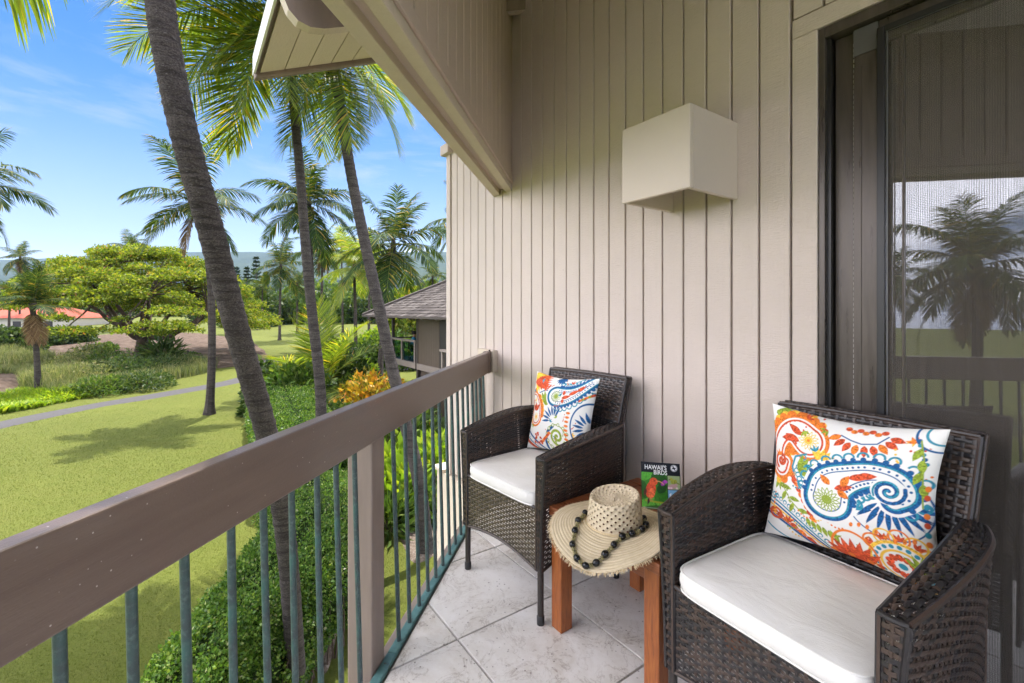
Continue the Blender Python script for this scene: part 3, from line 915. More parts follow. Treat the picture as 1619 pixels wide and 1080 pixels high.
# ------------------------------------------------------------------ wicker chairs
def weave(fun, nu, nv, amp=.0028, wv=.86, ws=.40, flip=1.0):
    """woven strands over the surface fun(u, v): nv weavers along u, nu stakes along v"""
    V, F = [], []
    base = 0
    e = 1e-3
    def ev(U, W):
        P = fun(U, W)
        du = fun(U + e, W) - fun(U - e, W)
        dv = fun(U, W + e) - fun(U, W - e)
        N = np.cross(du, dv)
        N /= np.linalg.norm(N, axis=-1, keepdims=True) + 1e-12
        return P, N * flip
    ns = 2 * nu + 1
    us = np.linspace(0, 1, ns)
    for j in range(nv):
        vc = (j + .5) / nv
        hw = .5 * wv / nv
        k = np.arange(ns)
        ph = np.where(k % 2 == 1, np.where(((k // 2) + j) % 2 == 0, 1.0, -1.0), 0.0) * amp
        rows = []
        for dv, b in ((-hw, -.25), (0, .35), (hw, -.25)):
            P, N = ev(us, np.full(ns, np.clip(vc + dv, 0, 1)))
            rows.append(P + N * (ph + b * amp)[:, None])
        V.append(np.stack(rows, 1).reshape(-1, 3))
        for c in range(2):
            a = base + np.arange(ns - 1) * 3 + c
            F.append(np.stack([a, a + 3, a + 4, a + 1], 1))
        base += ns * 3
    ms = nv * 1 + 1
    for i in range(nu):
        uc = (i + .5) / nu
        hw = .5 * ws / nu
        vs = (np.arange(nv) + .5) / nv
        vs = np.concatenate([[0], vs, [1]])
        sg = np.where((i + np.arange(nv)) % 2 == 0, -1.0, 1.0) * amp * .75
        sg = np.concatenate([[0], sg, [0]])
        rows = []
        for du, b in ((-hw, -.2), (0, .3), (hw, -.2)):
            P, N = ev(np.full(len(vs), uc + du), vs)
            rows.append(P + N * (sg + b * amp)[:, None])
        V.append(np.stack(rows, 1).reshape(-1, 3))
        for c in range(2):
            a = base + np.arange(len(vs) - 1) * 3 + c
            F.append(np.stack([a, a + 3, a + 4, a + 1], 1))
        base += len(vs) * 3
    return np.concatenate(V), np.concatenate(F)

def join(parts):
    V, F, b = [], [], 0
    for v, f in parts:
        V.append(v); F.append(f + b); b += len(v)
    return np.concatenate(V), np.concatenate(F)

def curve(xs, ys):
    return lambda t: np.interp(t, xs, ys)

def smoothc(xs, ys, n=60):
    """smooth interpolation through knots"""
    P = spline(list(zip(xs, ys)), n)
    return lambda t: np.interp(t, P[:, 0], P[:, 1])

def st(*a): return np.stack(np.broadcast_arrays(*[np.asarray(x, float) for x in a]), -1)

def edge_tube(fun, u0, v0, u1, v1, r=.0075, n=24):
    t = np.linspace(0, 1, n)
    P = fun(u0 + (u1 - u0) * t, v0 + (v1 - v0) * t)
    return [tuple(p) for p in P]

YF, YB = -.27, .225                      # front and back of the chair
AZ = smoothc([YF, -.12, .05, .18, YB], [.634, .664, .688, .690, .684])       # top of the arm
AOUT = smoothc([YF, -.15, 0, .12, YB], [.283, .301, .311, .300, .264])       # outer plan line of the arm
AIN = smoothc([YF, -.15, 0, .12, YB], [.238, .243, .246, .240, .230])

def make_chair(label, loc, rz, mat=None, front_mat=None):
    root = empty('wicker_chair', loc, rz, label, 'chair', 'brown wicker armchairs on the lanai')
    wm = MAT['wicker']
    def out(name, parts, par, m=wm):
        V, F = join(parts) if len(parts) > 1 else parts[0]
        me = np_mesh(name, V, F, m, True)
        o = link(name, me, par)
        o['kind'] = 'stuff'
        return o
    for sx in (-1, 1):
        fo = lambda u, v, sx=sx: st(sx * ((1 - v) ** 1.2 * .259 + (1 - (1 - v) ** 1.2) * AOUT(YF + (YB - YF) * u)), YF + (YB - YF) * u,
                                    (.205 + .045 * np.sin(np.pi * u)) * (1 - v) + AZ(YF + (YB - YF) * u) * v)
        fi = lambda u, v, sx=sx: st(sx * ((1 - v) * .234 + v * AIN(YF + (YB - YF) * u)), YF + (YB - YF) * u, .43 * (1 - v) + AZ(YF + (YB - YF) * u) * v)
        ft = lambda u, v, sx=sx: st(sx * (AIN(YF + (YB - YF) * u) * (1 - v) + AOUT(YF + (YB - YF) * u) * v), YF + (YB - YF) * u,
                                    AZ(YF + (YB - YF) * u) + .006 * np.sin(np.pi * v))
        ff = lambda u, v, sx=sx: st(sx * ((.234 + .004 * v) * (1 - u) + (.259 + .024 * v ** 1.6) * u), YF - .004 * np.sin(np.pi * u), .205 * (1 - v) + .634 * v)
        parts = [weave(fo, 22, 42, flip=sx), weave(fi, 22, 24, flip=-sx), weave(ft, 26, 5, .003, flip=-sx), weave(ff, 3, 36, .002)]
        mb = MB()
        for f, a in ((ft, (0, 0, 1, 0)), (ft, (0, 1, 1, 1)), (ff, (0, 0, 0, 1)), (ff, (1, 0, 1, 1)), (ff, (0, 1, 1, 1)), (fo, (0, 0, 1, 0)), (fo, (1, 0, 1, 1))):
            mb.tube(edge_tube(f, *a), .0062, 7)
        o = mb.build('armrest', wm, root, True)
        out('woven_strands', parts, o)
    # front apron and seat
    fp = lambda u, v: st(-.234 + .468 * u, YF + .004 + 0 * u, (.205 + .030 * np.sin(np.pi * u)) * (1 - v) + .440 * v)
    mb = MB()
    mb.tube(edge_tube(fp, 0, 0, 1, 0)[:-1] + edge_tube(fp, 1, 0, 1, 1)[:-1] + edge_tube(fp, 1, 1, 0, 1)[:-1] + edge_tube(fp, 0, 1, 0, 0)[:-1], .007, 8, closed=True)
    o = mb.build('front_panel', wm, root, True)
    out('woven_strands', [weave(fp, 24, 22, .0028, flip=1.0)], o, front_mat or wm)
    mb = MB(); mb.box(-.232, .232, YF + .012, .20, .425, .440); mb.build('seat', MAT['leg'], root)
    bp = lambda u, v: st((.235 + .002 * v) * (2 * u - 1), .205 + 0 * u, .22 * (1 - v) + .44 * v)
    mb = MB()
    mb.tube(edge_tube(bp, 0, 0, 1, 0)[:-1] + edge_tube(bp, 1, 0, 1, 1)[:-1] + edge_tube(bp, 1, 1, 0, 1)[:-1] + edge_tube(bp, 0, 1, 0, 0)[:-1], .006, 7, closed=True)
    o = mb.build('back_panel', wm, root, True)
    out('woven_strands', [weave(bp, 20, 18, .0028, flip=-1.0)], o)
    # backrest: leaning, slightly dished
    bw = lambda v: .226 + .020 * v
    bf = lambda u, v: st(bw(v) * (2 * u - 1), .172 + .105 * v + .022 * np.sin(np.pi * u) * 0.8, .44 + .446 * v)
    bb = lambda u, v: st(bw(v) * (2 * u - 1), .207 + .105 * v + .022 * np.sin(np.pi * u) * 0.8, .44 + .446 * v)
    tp = lambda u, v: st(bw(1.0) * (2 * u - 1), .277 + .035 * v + .018 * np.sin(np.pi * u), .886 + .004 * np.sin(np.pi * v) + 0 * u)
    sd = lambda s: (lambda u, v: st(s * bw(v), .172 + .035 * u + .105 * v, .44 + .446 * v + 0 * u))
    parts = [weave(bf, 22, 40, .0028, flip=1.0), weave(bb, 22, 40, .0028, flip=-1.0), weave(tp, 24, 3, .0022), weave(sd(1), 3, 36, .002, flip=-1.0), weave(sd(-1), 3, 36, .002)]
    mb = MB()
    for a in ((0, 0, 0, 1), (1, 0, 1, 1), (0, 1, 1, 1)):
        mb.tube(edge_tube(bf, *a), .0065, 8); mb.tube(edge_tube(bb, *a), .0065, 8)
    o = mb.build('backrest', wm, root, True)
    out('woven_strands', parts, o)
    lm = MB(); lm.tube([(0, 0, .018), (0, 0, .46)], .0125, 12)
    fm = MB(); fm.lathe([(.0145, 0), (.0152, .004), (.0152, .030), (.0130, .033)], 12)
    lme = lm.mesh('leg', MAT['leg'], True, 40); fme = fm.mesh('foot_cap', MAT['black'], True, 40)
    for (x, y) in ((-.246, YF + .012), (.246, YF + .012), (-.235, .215), (.235, .215)):
        l = link('leg', lme, root, (x, y, 0))
        link('foot_cap', fme, l)
    return root

def make_cushion(label, loc, rz, seed):
    root = empty('seat_cushion', loc, rz, label, 'seat cushion', 'white seat cushions on the wicker chairs')
    n, k = 41, 9
    hx, y0, y1, h = .2295, -.284, .150, .060
    def outline(t):                     # rounded rectangle, 0..1
        a = t * 2 * math.pi
        c, s_ = math.cos(a), math.sin(a)
        e = 2 / 9.0
        return (hx * math.copysign(abs(c) ** e, c), (y0 + y1) / 2 + (y1 - y0) / 2 * math.copysign(abs(s_) ** e, s_))
    N = 96
    ring = [outline((i + .5) / N) for i in range(N)]
    cx, cy = 0.0, (y0 + y1) / 2
    rr = random.Random(seed)
    V, F = [], []
    levels = [(.0, .004, 1.0 * .96), (.0, .012, .99)]
    prof = [(.955, .0), (.985, .006), (1.0, .020), (1.004, .030), (1.0, .042), (.988, .052)]
    for (sc0, z) in prof:
        for i, (x, y) in enumerate(ring):
            w = 1 + .004 * math.sin(i * .9 + seed) * (1 if .01 < z < .05 else 0)
            V.append((cx + (x - cx) * sc0 * w, cy + (y - cy) * sc0 * w, z))
    m = len(prof)
    for a in range(m - 1):
        for i in range(N): F.append((a * N + i, a * N + (i + 1) % N, (a + 1) * N + (i + 1) % N, (a + 1) * N + i))
    tops = [.97, .9, .8, .65, .5, .35, .2, .08]
    for q, sc1 in enumerate(tops):
        for i, (x, y) in enumerate(ring):
            X, Y = cx + (x - cx) * sc1, cy + (y - cy) * sc1
            z = h - .004 + .010 * (1 - sc1 ** 2) + .0045 * mnoise.noise(Vector((X * 7, Y * 13, seed))) + .002 * mnoise.noise(Vector((X * 22, Y * 9, seed)))
            if q == 0: z = .0545
            V.append((X, Y, z))
    for a in range(m - 1, m - 1 + len(tops)):
        for i in range(N): F.append((a * N + i, a * N + (i + 1) % N, (a + 1) * N + (i + 1) % N, (a + 1) * N + i))
    F.append(tuple((m - 1 + len(tops)) * N + i for i in range(N)))
    F.append(tuple(reversed(range(N))))
    link('cover', np_mesh('cover', V, F, MAT['cushion'], True, None, 60), root)
    mb = MB()
    for sc2, z in ((.992, .0535), (.992, .004)):
        mb.tube([(cx + (x - cx) * sc2, cy + (y - cy) * sc2, z) for x, y in ring], .0028, 6, closed=True)
    mb.build('piping', MAT['cushion'], root, True)
    return root

def wpt(x, y, z=0.0): return WM @ Vector((x, y, z))
CH_A = (wpt(1.035, -.392), WR + R(4.5))        # the far chair
CH_B = (wpt(2.150, -.388), WR + R(-4.0))       # the near chair
make_chair('far wicker chair by the end of the railing, its front panel coloured olive brown as if sunlit', *CH_A, front_mat=MAT['wicker_olive_lit'])
make_chair('near wicker chair in front of the glass door', *CH_B)
make_cushion('white seat cushion on the far wicker chair by the railing', CH_A[0] + Vector((0, 0, .4405)), CH_A[1], 1.0)
make_cushion('large white seat cushion on the near wicker chair by the glass door', CH_B[0] + Vector((0, 0, .4405)), CH_B[1], 5.0)

# ------------------------------------------------------------------ printed pillows: flat print in numpy, laid on the cloth as colours of the weave
class Canvas:
    def __init__(s, w, h, bg):
        s.w, s.h = w, h
        yy, xx = np.mgrid[0:h, 0:w]
        s.X = xx / (w - 1); s.Y = yy / (h - 1)
        s.c = np.ones((h, w, 3)) * np.array(bg)
        s.px = 1.0 / w
        s.ed = np.zeros((h, w))
        rr = np.random.default_rng(5)
        a = rr.normal(size=(h // 3 + 2, w // 3 + 2))
        s.tex = np.kron(a, np.ones((3, 3)))[:h, :w]
    def fill(s, d, col, a=1.0, blotch=0.0):
        m = np.clip(.5 - d / s.px / 1.2, 0, 1) * a
        col = np.array(col)
        cc = col[None, None, :] * (1 + blotch * np.clip(s.tex, -1.5, 1.5))[..., None]
        s.c = s.c * (1 - m[..., None]) + cc * m[..., None]
    def ell(s, x, y, rx, ry, ang=0.0):
        ca, sa = math.cos(ang), math.sin(ang)
        u = (s.X - x) * ca + (s.Y - y) * sa; v = -(s.X - x) * sa + (s.Y - y) * ca
        k = np.sqrt((u / rx) ** 2 + (v / ry) ** 2)
        return (k - 1) * min(rx, ry)
    def petal(s, x, y, L, w, ang):      # pointed petal from (x, y)
        ca, sa = math.cos(ang), math.sin(ang)
        u = ((s.X - x) * ca + (s.Y - y) * sa) / L; v = (-(s.X - x) * sa + (s.Y - y) * ca)
        hw = w * np.clip(np.sin(np.pi * np.clip(u, 0, 1) ** .8), 0, 1)
        d = np.abs(v) - hw
        return np.where((u > 0) & (u < 1), d, 1.0)
    def seg(s, a, b):
        ax, ay = a; bx, by = b
        dx, dy = bx - ax, by - ay
        t = np.clip(((s.X - ax) * dx + (s.Y - ay) * dy) / (dx * dx + dy * dy + 1e-12), 0, 1)
        return np.hypot(s.X - ax - t * dx, s.Y - ay - t * dy), t
    def line(s, pts, w):
        d = np.full(s.X.shape, 9.0)
        for a, b in zip(pts, pts[1:]): d = np.minimum(d, s.seg(a, b)[0])
        return d - w
    def comma(s, spine, n=26):          # spine of (x, y, r): a tapering curl
        P = spline(spine, n)
        d = np.full(s.X.shape, 9.0)
        for (a, b) in zip(P, P[1:]):
            dd, t = s.seg(a[:2], b[:2])
            d = np.minimum(d, dd - (a[2] + (b[2] - a[2]) * t))
        return d, P
    def scallop(s, P, off, r, col, step, ring=None, side=(1, -1)):
        acc = 0.0
        for a, b in zip(P, P[1:]):
            L = math.hypot(b[0] - a[0], b[1] - a[1])
            acc += L
            if acc < step: continue
            acc = 0
            nx, ny = -(b[1] - a[1]) / (L + 1e-9), (b[0] - a[0]) / (L + 1e-9)
            for q in side:
                d = s.ell(a[0] + nx * q * (a[2] + off), a[1] + ny * q * (a[2] + off), r, r)
                if ring: s.fill(np.abs(d) - ring, col, 1, .12)
                else: s.fill(d, col, 1, .12)
    def flower(s, x, y, r, n, col, hub):
        for k in range(n):
            s.fill(np.abs(s.petal(x, y, r, r * .16, k * 2 * math.pi / n)) - r * .035, col, 1, .15)
        s.fill(np.abs(s.ell(x, y, r * .30, r * .30)) - r * .07, col)
        s.fill(s.ell(x, y, r * .14, r * .14), hub)

RED, ORG, YEL, BLU, TEA, GRN = (.60, .085, .030), (.78, .20, .03), (.83, .50, .06), (.012, .10, .27), (.03, .26, .36), (.27, .36, .04)
WHT = (.80, .785, .75)

def paisley(c, spine, cols, band, sc_step):
    """outer scallops, coloured band, white band with dashes, white heart"""
    d, P = c.comma(spine, 60)
    c1, c2 = cols
    c.scallop(P, band * 1.9, band * .95, c2, band * 1.5, ring=band * .22)
    c.fill(d - band * 1.75, WHT)
    c.scallop(P, band * 1.25, band * .55, c1, band * 1.15)
    c.fill(d - band * 1.1, c1, 1, .2)
    c.fill(d - band * .45, c2, 1, .2)
    c.fill(d - band * .05, WHT)
    c.scallop(P, -band * .55, band * .26, c1, band * .85)
    c.fill(d + band * 1.1, c1, 1, .15)
    c.fill(d + band * 1.35, WHT)
    return d, P

def fan(c, x, y, r0, r1, a0, a1, n, w, col, blotch=.25):
    for k in range(n):
        a = a0 + (a1 - a0) * k / max(1, n - 1)
        c.fill(c.petal(x + r0 * math.cos(a), y + r0 * math.sin(a), r1 - r0, w, a), col, 1, blotch)

def spiral(x, y, r0, r1, a0, turns, n=30):
    return [(x + (r0 + (r1 - r0) * i / n) * math.cos(a0 + turns * 2 * math.pi * i / n), y + (r0 + (r1 - r0) * i / n) * math.sin(a0 + turns * 2 * math.pi * i / n)) for i in range(n + 1)]

def scatter(c, n, seed):
    """small leaf sprigs between the large motifs"""
    r = random.Random(seed)
    for k in range(n):
        x, y, a = r.uniform(.03, .97), r.uniform(.05, .97), r.uniform(0, 6.28)
        col = (TEA, GRN, ORG, RED, YEL)[k % 5]
        if r.random() < .45:
            for q in range(5): c.fill(c.ell(x + .022 * (q - 2) * math.cos(a), y + .022 * (q - 2) * math.sin(a) + .004 * (q - 2) ** 2, .007, .007), col)
        else:
            for q in (-.75, 0, .75): c.fill(c.petal(x, y, .052, .0085, a + q), col, 1, .25)

def print_near(n):
    c = Canvas(n, n, WHT)
    # lower-left border of arcs
    for off, col, w in ((.0, TEA, .006), (.028, BLU, .007), (.05, YEL, .007), (.10, RED, .006), (.118, BLU, .009)):
        c.fill(c.line([(x, .30 - off - .31 * (max(x, 0) / .5) ** 1.6) for x in np.linspace(-.02, .55, 16)], w), col, 1, .2)
    for k in range(13):
        x = .01 + k * .036
        c.fill(c.ell(x, .335 - .31 * (max(x, 0) / .5) ** 1.6, .017, .017), TEA); c.fill(c.ell(x, .332 - .31 * (max(x, 0) / .5) ** 1.6, .010, .010), WHT)
    for k in range(6):
        x = .04 + k * .055
        c.fill(c.petal(x, .215 - .31 * (max(x, 0) / .5) ** 1.6, .07, .017, -.2 - .1 * k), RED if k % 2 else ORG, 1, .3)
    c.fill(np.abs(c.ell(.085, .19, .05, .035, -.3)) - .008, RED)
    for k in range(5): c.fill(c.line([(.02 + k * .05, .10 - k * .03), (.10 + k * .05, .05 - k * .03)], .005), TEA)
    # green leaf spray, left side
    c.fill(c.line([(.04, .50), (.12, .42), (.2, .32), (.30, .24)], .004), GRN)
    for k in range(7):
        c.fill(c.petal(.05 + .035 * k, .49 - .037 * k, .085, .017, (-1.9 if k % 2 else -.15)), GRN, 1, .25)
    fan(c, .03, .95, .01, .20, -.55, .45, 6, .013, GRN)
    # orange comma, upper left
    sp = [(.30, .80, .105), (.22, .845, .09), (.13, .815, .055), (.07, .72, .045), (.055, .60, .05), (.10, .545, .045), (.14, .60, .025)]
    d, P = c.comma(sp, 50)
    c.scallop(P, .052, .030, YEL, .035)
    c.scallop(P, .040, .034, ORG, .03)
    c.fill(d - .042, ORG, 1, .25)
    c.fill(d - .016, WHT); c.scallop(P, -.004, .0085, RED, .022); c.fill(np.abs(d + .004) - .007, RED, 1, .2)
    c.fill(d + .028, WHT)
    c.flower(.305, .805, .074, 14, YEL, ORG)
    for (x, y, a) in ((.2, .83, 2.6), (.16, .80, 3.4), (.19, .78, 2.9)): c.fill(c.petal(x + .05, y, .12, .026, a), RED, 1, .3)
    c.fill(c.line(spiral(.095, .60, .004, .062, .5, 1.6), .011), RED, 1, .2)
    # red drops along the top
    c.fill(c.line([(.50, .90), (.56, .875), (.62, .86), (.70, .875), (.745, .93)], .0045), BLU)
    for k in range(9):
        a = -2.6 + k * .29
        c.fill(c.petal(.62 + .14 * math.cos(a), .95 + .10 * math.sin(a), .085, .021, a), RED if k % 3 else ORG, 1, .3)
    for k in range(7): c.fill(c.ell(.53 + .032 * k, .955 - .014 * (k % 2), .019, .015), ORG if k % 2 else RED, 1, .3)
    fan(c, .40, .665, .02, .11, .2, 2.2, 6, .017, YEL)
    # green sail with blue frill
    pts = [(.30, .70), (.22, .66), (.20, .58), (.22, .50), (.28, .45)]
    c.fill(c.line(pts, .007), TEA)
    for k in range(9): c.fill(np.abs(c.ell(.235 + .012 * abs(k - 4), .67 - .028 * k, .017, .017)) - .004, TEA)
    fan(c, .245, .545, .01, .15, .05, 1.35, 5, .021, GRN)
    # beads sweeping under the sail
    for k in range(9): c.fill(c.petal(.17 + .022 * k, .545 - .038 * k, .062, .016, -.55 - .02 * k), RED if k % 2 else ORG, 1, .25)
    for k in range(6): c.fill(c.petal(.325 + .034 * k, .225 - .013 * k, .075, .015, -1.25), GRN, 1, .25)
    # big blue comma
    scatter(c, 46, 4)
    fan(c, .80, .52, .06, .235, -2.35, -.25, 9, .014, BLU)
    c.fill(np.abs(c.ell(.79, .47, .215, .215)) - .004, BLU)
    c.fill(c.ell(.79, .52, .14, .12), WHT)
    fan(c, .80, .53, .075, .235, -2.35, -.25, 9, .0135, BLU)
    sp = [(.455, .41, .125), (.48, .52, .115), (.585, .605, .085), (.71, .655, .068), (.825, .635, .06), (.875, .56, .05), (.83, .50, .035)]
    d, P = paisley(c, sp, (BLU, TEA), .030, .03)
    c.fill(c.ell(.80, .565, .095, .085), WHT)
    c.fill(c.line(spiral(.80, .565, .006, .085, 1.0, 1.9), .0105), BLU, 1, .25)
    c.fill(c.line(spiral(.80, .565, .006, .085, 2.4, 1.2), .006), TEA, 1, .25)
    c.flower(.455, .405, .088, 16, GRN, GRN)
    for (x, y, a, L) in ((.50, .50, .4, .12), (.54, .53, 1.1, .10), (.58, .60, .35, .14), (.52, .49, -.5, .08), (.63, .63, .2, .11), (.47, .52, 2.4, .09)):
        c.fill(c.petal(x, y, L, .024, a), RED if L > .1 else ORG, 1, .3)
    # lower right rosette
    for k in range(5):
        a = .55 + k * .5
        x, y = .84 + .155 * math.cos(a), .115 + .165 * math.sin(a)
        c.fill(np.abs(c.ell(x, y, .05, .05)) - .0055, YEL if k % 2 else ORG)
        fan(c, x, y - .02, .0, .05, a - .6, a + .6, 3, .009, RED)
    c.fill(c.ell(.84, .10, .165, .155), WHT)
    c.fill(np.abs(c.ell(.84, .10, .155, .145)) - .010, YEL, 1, .2)
    for k in range(20):
        a = k * 2 * math.pi / 20
        c.fill(c.ell(.84 + .128 * math.cos(a), .10 + .12 * math.sin(a), .013, .013), TEA)
    c.fill(np.abs(c.ell(.84, .10, .100, .095)) - .007, YEL)
    for k in range(11):
        a = k * 2 * math.pi / 11
        c.fill(c.ell(.84 + .06 * math.cos(a), .10 + .055 * math.sin(a), .022, .019, a), RED, 1, .35)
    c.fill(c.ell(.84, .10, .022, .020), TEA)
    fan(c, .93, .10, .0, .11, .6, 2.4, 5, .014, GRN)
    # red flame, bottom middle
    c.fill(np.abs(c.ell(.60, .07, .125, .15, .2)) - .007, ORG)
    fan(c, .60, -.03, .0, .20, .8, 2.5, 7, .026, RED)
    for k in range(6): c.fill(c.ell(.47 + .05 * k, .03, .02, .016), RED if k % 2 else ORG)
    for k in range(8): c.fill(c.ell(.60 + .045 * k, .275 + .02 * math.sin(k), .017, .010, 1.3), ORG, 1, .2)
    # right edge: blue dots and a green stem
    c.fill(c.ell(1.0, .965, .12, .10), WHT); c.fill(np.abs(c.ell(1.0, .97, .13, .12)) - .006, BLU); c.fill(np.abs(c.ell(1.0, .97, .085, .075)) - .006, TEA)
    for k in range(6): c.fill(c.ell(.89 + .012 * k, .92 - .03 * k, .013, .013), TEA if k % 2 else BLU)
    c.fill(c.line([(.90, .92), (.935, .80), (.95, .65), (.96, .5)], .004), GRN)
    for k in range(4): c.fill(c.petal(.915 + .012 * k, .87 - .075 * k, .09, .021, -1.9 + .5 * (k % 2)), GRN, 1, .25)
    for k in range(7): c.fill(c.ell(.975, .62 - .055 * k, .013, .018), (ORG, RED, TEA)[k % 3])
    return c.c

def print_far(n):
    c = Canvas(n, n, WHT)
    fan(c, .02, .98, .0, .30, -1.1, .1, 8, .03, YEL); fan(c, .03, .86, .0, .34, -.1, .55, 8, .028, RED)
    for k in range(9): c.fill(c.petal(.20 + .045 * k, .79 + .045 * math.sin(k * .35), .085, .015, 1.0), RED, 1, .2)
    c.fill(c.line([(.20, .75), (.30, .80), (.42, .815)], .007), BLU)
    fan(c, .36, .60, .0, .21, 1.0, 2.2, 5, .03, GRN)
    # orange comma
    sp = [(.17, .42, .088), (.16, .54, .085), (.11, .66, .05), (.035, .64, .045), (.02, .55, .03)]
    d, P = c.comma(sp, 50)
    c.scallop(P, .058, .030, YEL, .04); c.scallop(P, .045, .030, ORG, .035)
    c.fill(d - .042, ORG, 1, .25); c.fill(d - .014, WHT); c.scallop(P, -.006, .010, RED, .028); c.fill(np.abs(d + .006) - .007, RED); c.fill(d + .028, WHT)
    c.flower(.17, .42, .058, 12, YEL, ORG)
    for a in (1.0, 1.7, 2.4): c.fill(c.petal(.16, .50, .12, .026, a), RED, 1, .3)
    c.fill(c.line(spiral(.02, .60, .0, .05, 0, 1.4), .011), RED)
    # blue comma, upper right
    sp = [(.50, .745, .105), (.60, .745, .10), (.73, .78, .075), (.85, .855, .05), (.97, .965, .035)]
    d, P = paisley(c, sp, (BLU, TEA), .032, .03)
    c.flower(.505, .745, .082, 14, GRN, GRN)
    for (x, y, a, L) in ((.60, .73, .3, .14), (.62, .77, 1.5, .07), (.70, .78, .5, .15), (.62, .72, -1.4, .06), (.80, .83, .7, .12)): c.fill(c.petal(x, y, L, .024, a), RED, 1, .3)
    fan(c, .50, 1.0, .0, .10, -2.6, -.4, 6, .018, BLU)
    # blue petals, centre
    scatter(c, 34, 9)
    fan(c, .52, .42, .065, .21, 1.1, 3.3, 7, .016, BLU)
    # green spiral
    c.fill(np.abs(c.ell(.58, .20, .165, .17)) - .007, GRN)
    c.fill(c.line(spiral(.60, .22, .006, .125, 1.2, 1.75), .017), GRN, 1, .25)
    c.fill(c.line([(.42, .02), (.405, .12), (.44, .26), (.53, .345)], .018), BLU, 1, .3)
    for k in range(12): c.fill(c.ell(.60 + .175 * math.cos(k * .5), .20 + .175 * math.sin(k * .5), .018, .018), WHT); c.fill(np.abs(c.ell(.60 + .175 * math.cos(k * .5), .20 + .175 * math.sin(k * .5), .018, .018)) - .005, GRN)
    # orange beads and blue fan, right
    for k in range(8): c.fill(c.ell(.745 - .012 * math.sin(k * .5), .55 - .055 * k, .030, .016), ORG, 1, .2)
    c.fill(np.abs(c.ell(1.0, .42, .205, .27)) - .009, BLU)
    fan(c, 1.02, .40, .07, .20, 1.9, 4.6, 8, .016, BLU)
    for k in range(7): c.fill(c.petal(.85 + .02 * k, .70 + .012 * k, .06, .014, .8), (RED, ORG, GRN)[k % 3], 1, .2)
    # lower left border
    for off, col, w in ((0, BLU, .012), (.05, WHT, .012), (.075, TEA, .008), (.12, RED, .02)):
        c.fill(c.line([(x, .23 - off - .24 * (max(x, 0) / .38) ** 1.3) for x in np.linspace(-.02, .45, 14)], w), col, 1, .2)
    for k in range(9): c.fill(c.petal(.20 + .03 * (k % 4), .20 - .035 * (k // 2), .055, .015, -.6 + (k % 3)), RED, 1, .2)
    for k in range(6): c.fill(c.petal(.33 + .02 * k, .06 + .035 * k, .07, .02, 1.6 - .3 * k), ORG if k % 2 else RED, 1, .2)
    return c.c

def make_pillow(label, origin, xax, upax, half_w, half_h, thick, img, seed):
    """origin: middle of the pillow; xax to the viewer's right, upax up along the pillow; faces xax x upax"""
    n = img.shape[0]
    u = np.linspace(-1, 1, n)
    U, Vv = np.meshgrid(u, u)
    def shape(U, Vv, side):
        w = half_w * U * (1 - .105 * (1 - Vv ** 2) - .012 * np.sin(3 * Vv + seed) * (1 - Vv ** 2))
        h = half_h * Vv * (1 - .105 * (1 - U ** 2) - .012 * np.sin(2.5 * U + seed) * (1 - U ** 2))
        t = thick * (np.clip(1 - np.abs(U) ** 2.4, 0, 1) * np.clip(1 - np.abs(Vv) ** 2.4, 0, 1)) ** .55
        wr = .0030 * np.sin(9 * U + 4 * Vv + seed) * np.exp(-3 * (1 - np.abs(Vv))) + .004 * np.sin(5 * U * Vv + 2 * seed) + .0028 * np.sin(14 * (U - Vv * .5)) * np.exp(-5 * (1 - np.abs(U)))
        return w, h, side * ((t if side > 0 else t * .45) + wr * np.clip(t / thick, 0, 1) + .0004)
    xa, ua = Vector(xax).normalized(), Vector(upax).normalized()
    na = xa.cross(ua).normalized(); ua = na.cross(xa)
    Mx = Matrix((xa, ua, na)).transposed().to_4x4()
    Mx.translation = Vector(origin)
    root = bpy.data.objects.new('throw_pillow', None); COL.objects.link(root)
    root.matrix_world = Mx
    tagit(root, label, 'pillow', 'paisley throw pillows on the chairs')
    w, h, t = shape(U, Vv, 1)
    idx = np.arange(n * n).reshape(n, n)
    F = np.stack([idx[:-1, :-1], idx[:-1, 1:], idx[1:, 1:], idx[1:, :-1]], -1).reshape(-1, 4)
    me = np_mesh('front_cloth', np.stack([w, h, t], -1).reshape(-1, 3), F, MAT['print'], True)
    at_ = me.color_attributes.new('print', 'FLOAT_COLOR', 'POINT')
    colr = np.concatenate([img.reshape(-1, 3), np.ones((n * n, 1))], 1).astype(np.float32)
    at_.data.foreach_set('color', colr.ravel())
    link('front_cloth', me, root)
    m = 40
    u2 = np.linspace(-1, 1, m); U2, V2 = np.meshgrid(u2, u2)
    w, h, t = shape(U2, V2, -1)
    idx = np.arange(m * m).reshape(m, m)
    F = np.stack([idx[:-1, :-1], idx[1:, :-1], idx[1:, 1:], idx[:-1, 1:]], -1).reshape(-1, 4)
    link('back_cloth', np_mesh('back_cloth', np.stack([w, h, t], -1).reshape(-1, 3), F, MAT['pillow_back'], True), root)
    return root

def wdir(x, y, z): return (WM.to_3x3() @ Vector((x, y, z)))
make_pillow('wide pillow with a big blue paisley curl, on the chair by the glass door', wpt(2.162, -.226, .705), wdir(1, -.005, .014), wdir(.075, .155, .98),
            .212, .200, .078, print_near(330), 1.0)
make_pillow('far pillow printed with orange and blue paisleys, on the chair by the railing', wpt(1.002, -.262, .695), wdir(1, .12, .015), wdir(-.01, .20, .97),
            .202, .194, .070, print_far(230), 2.3)

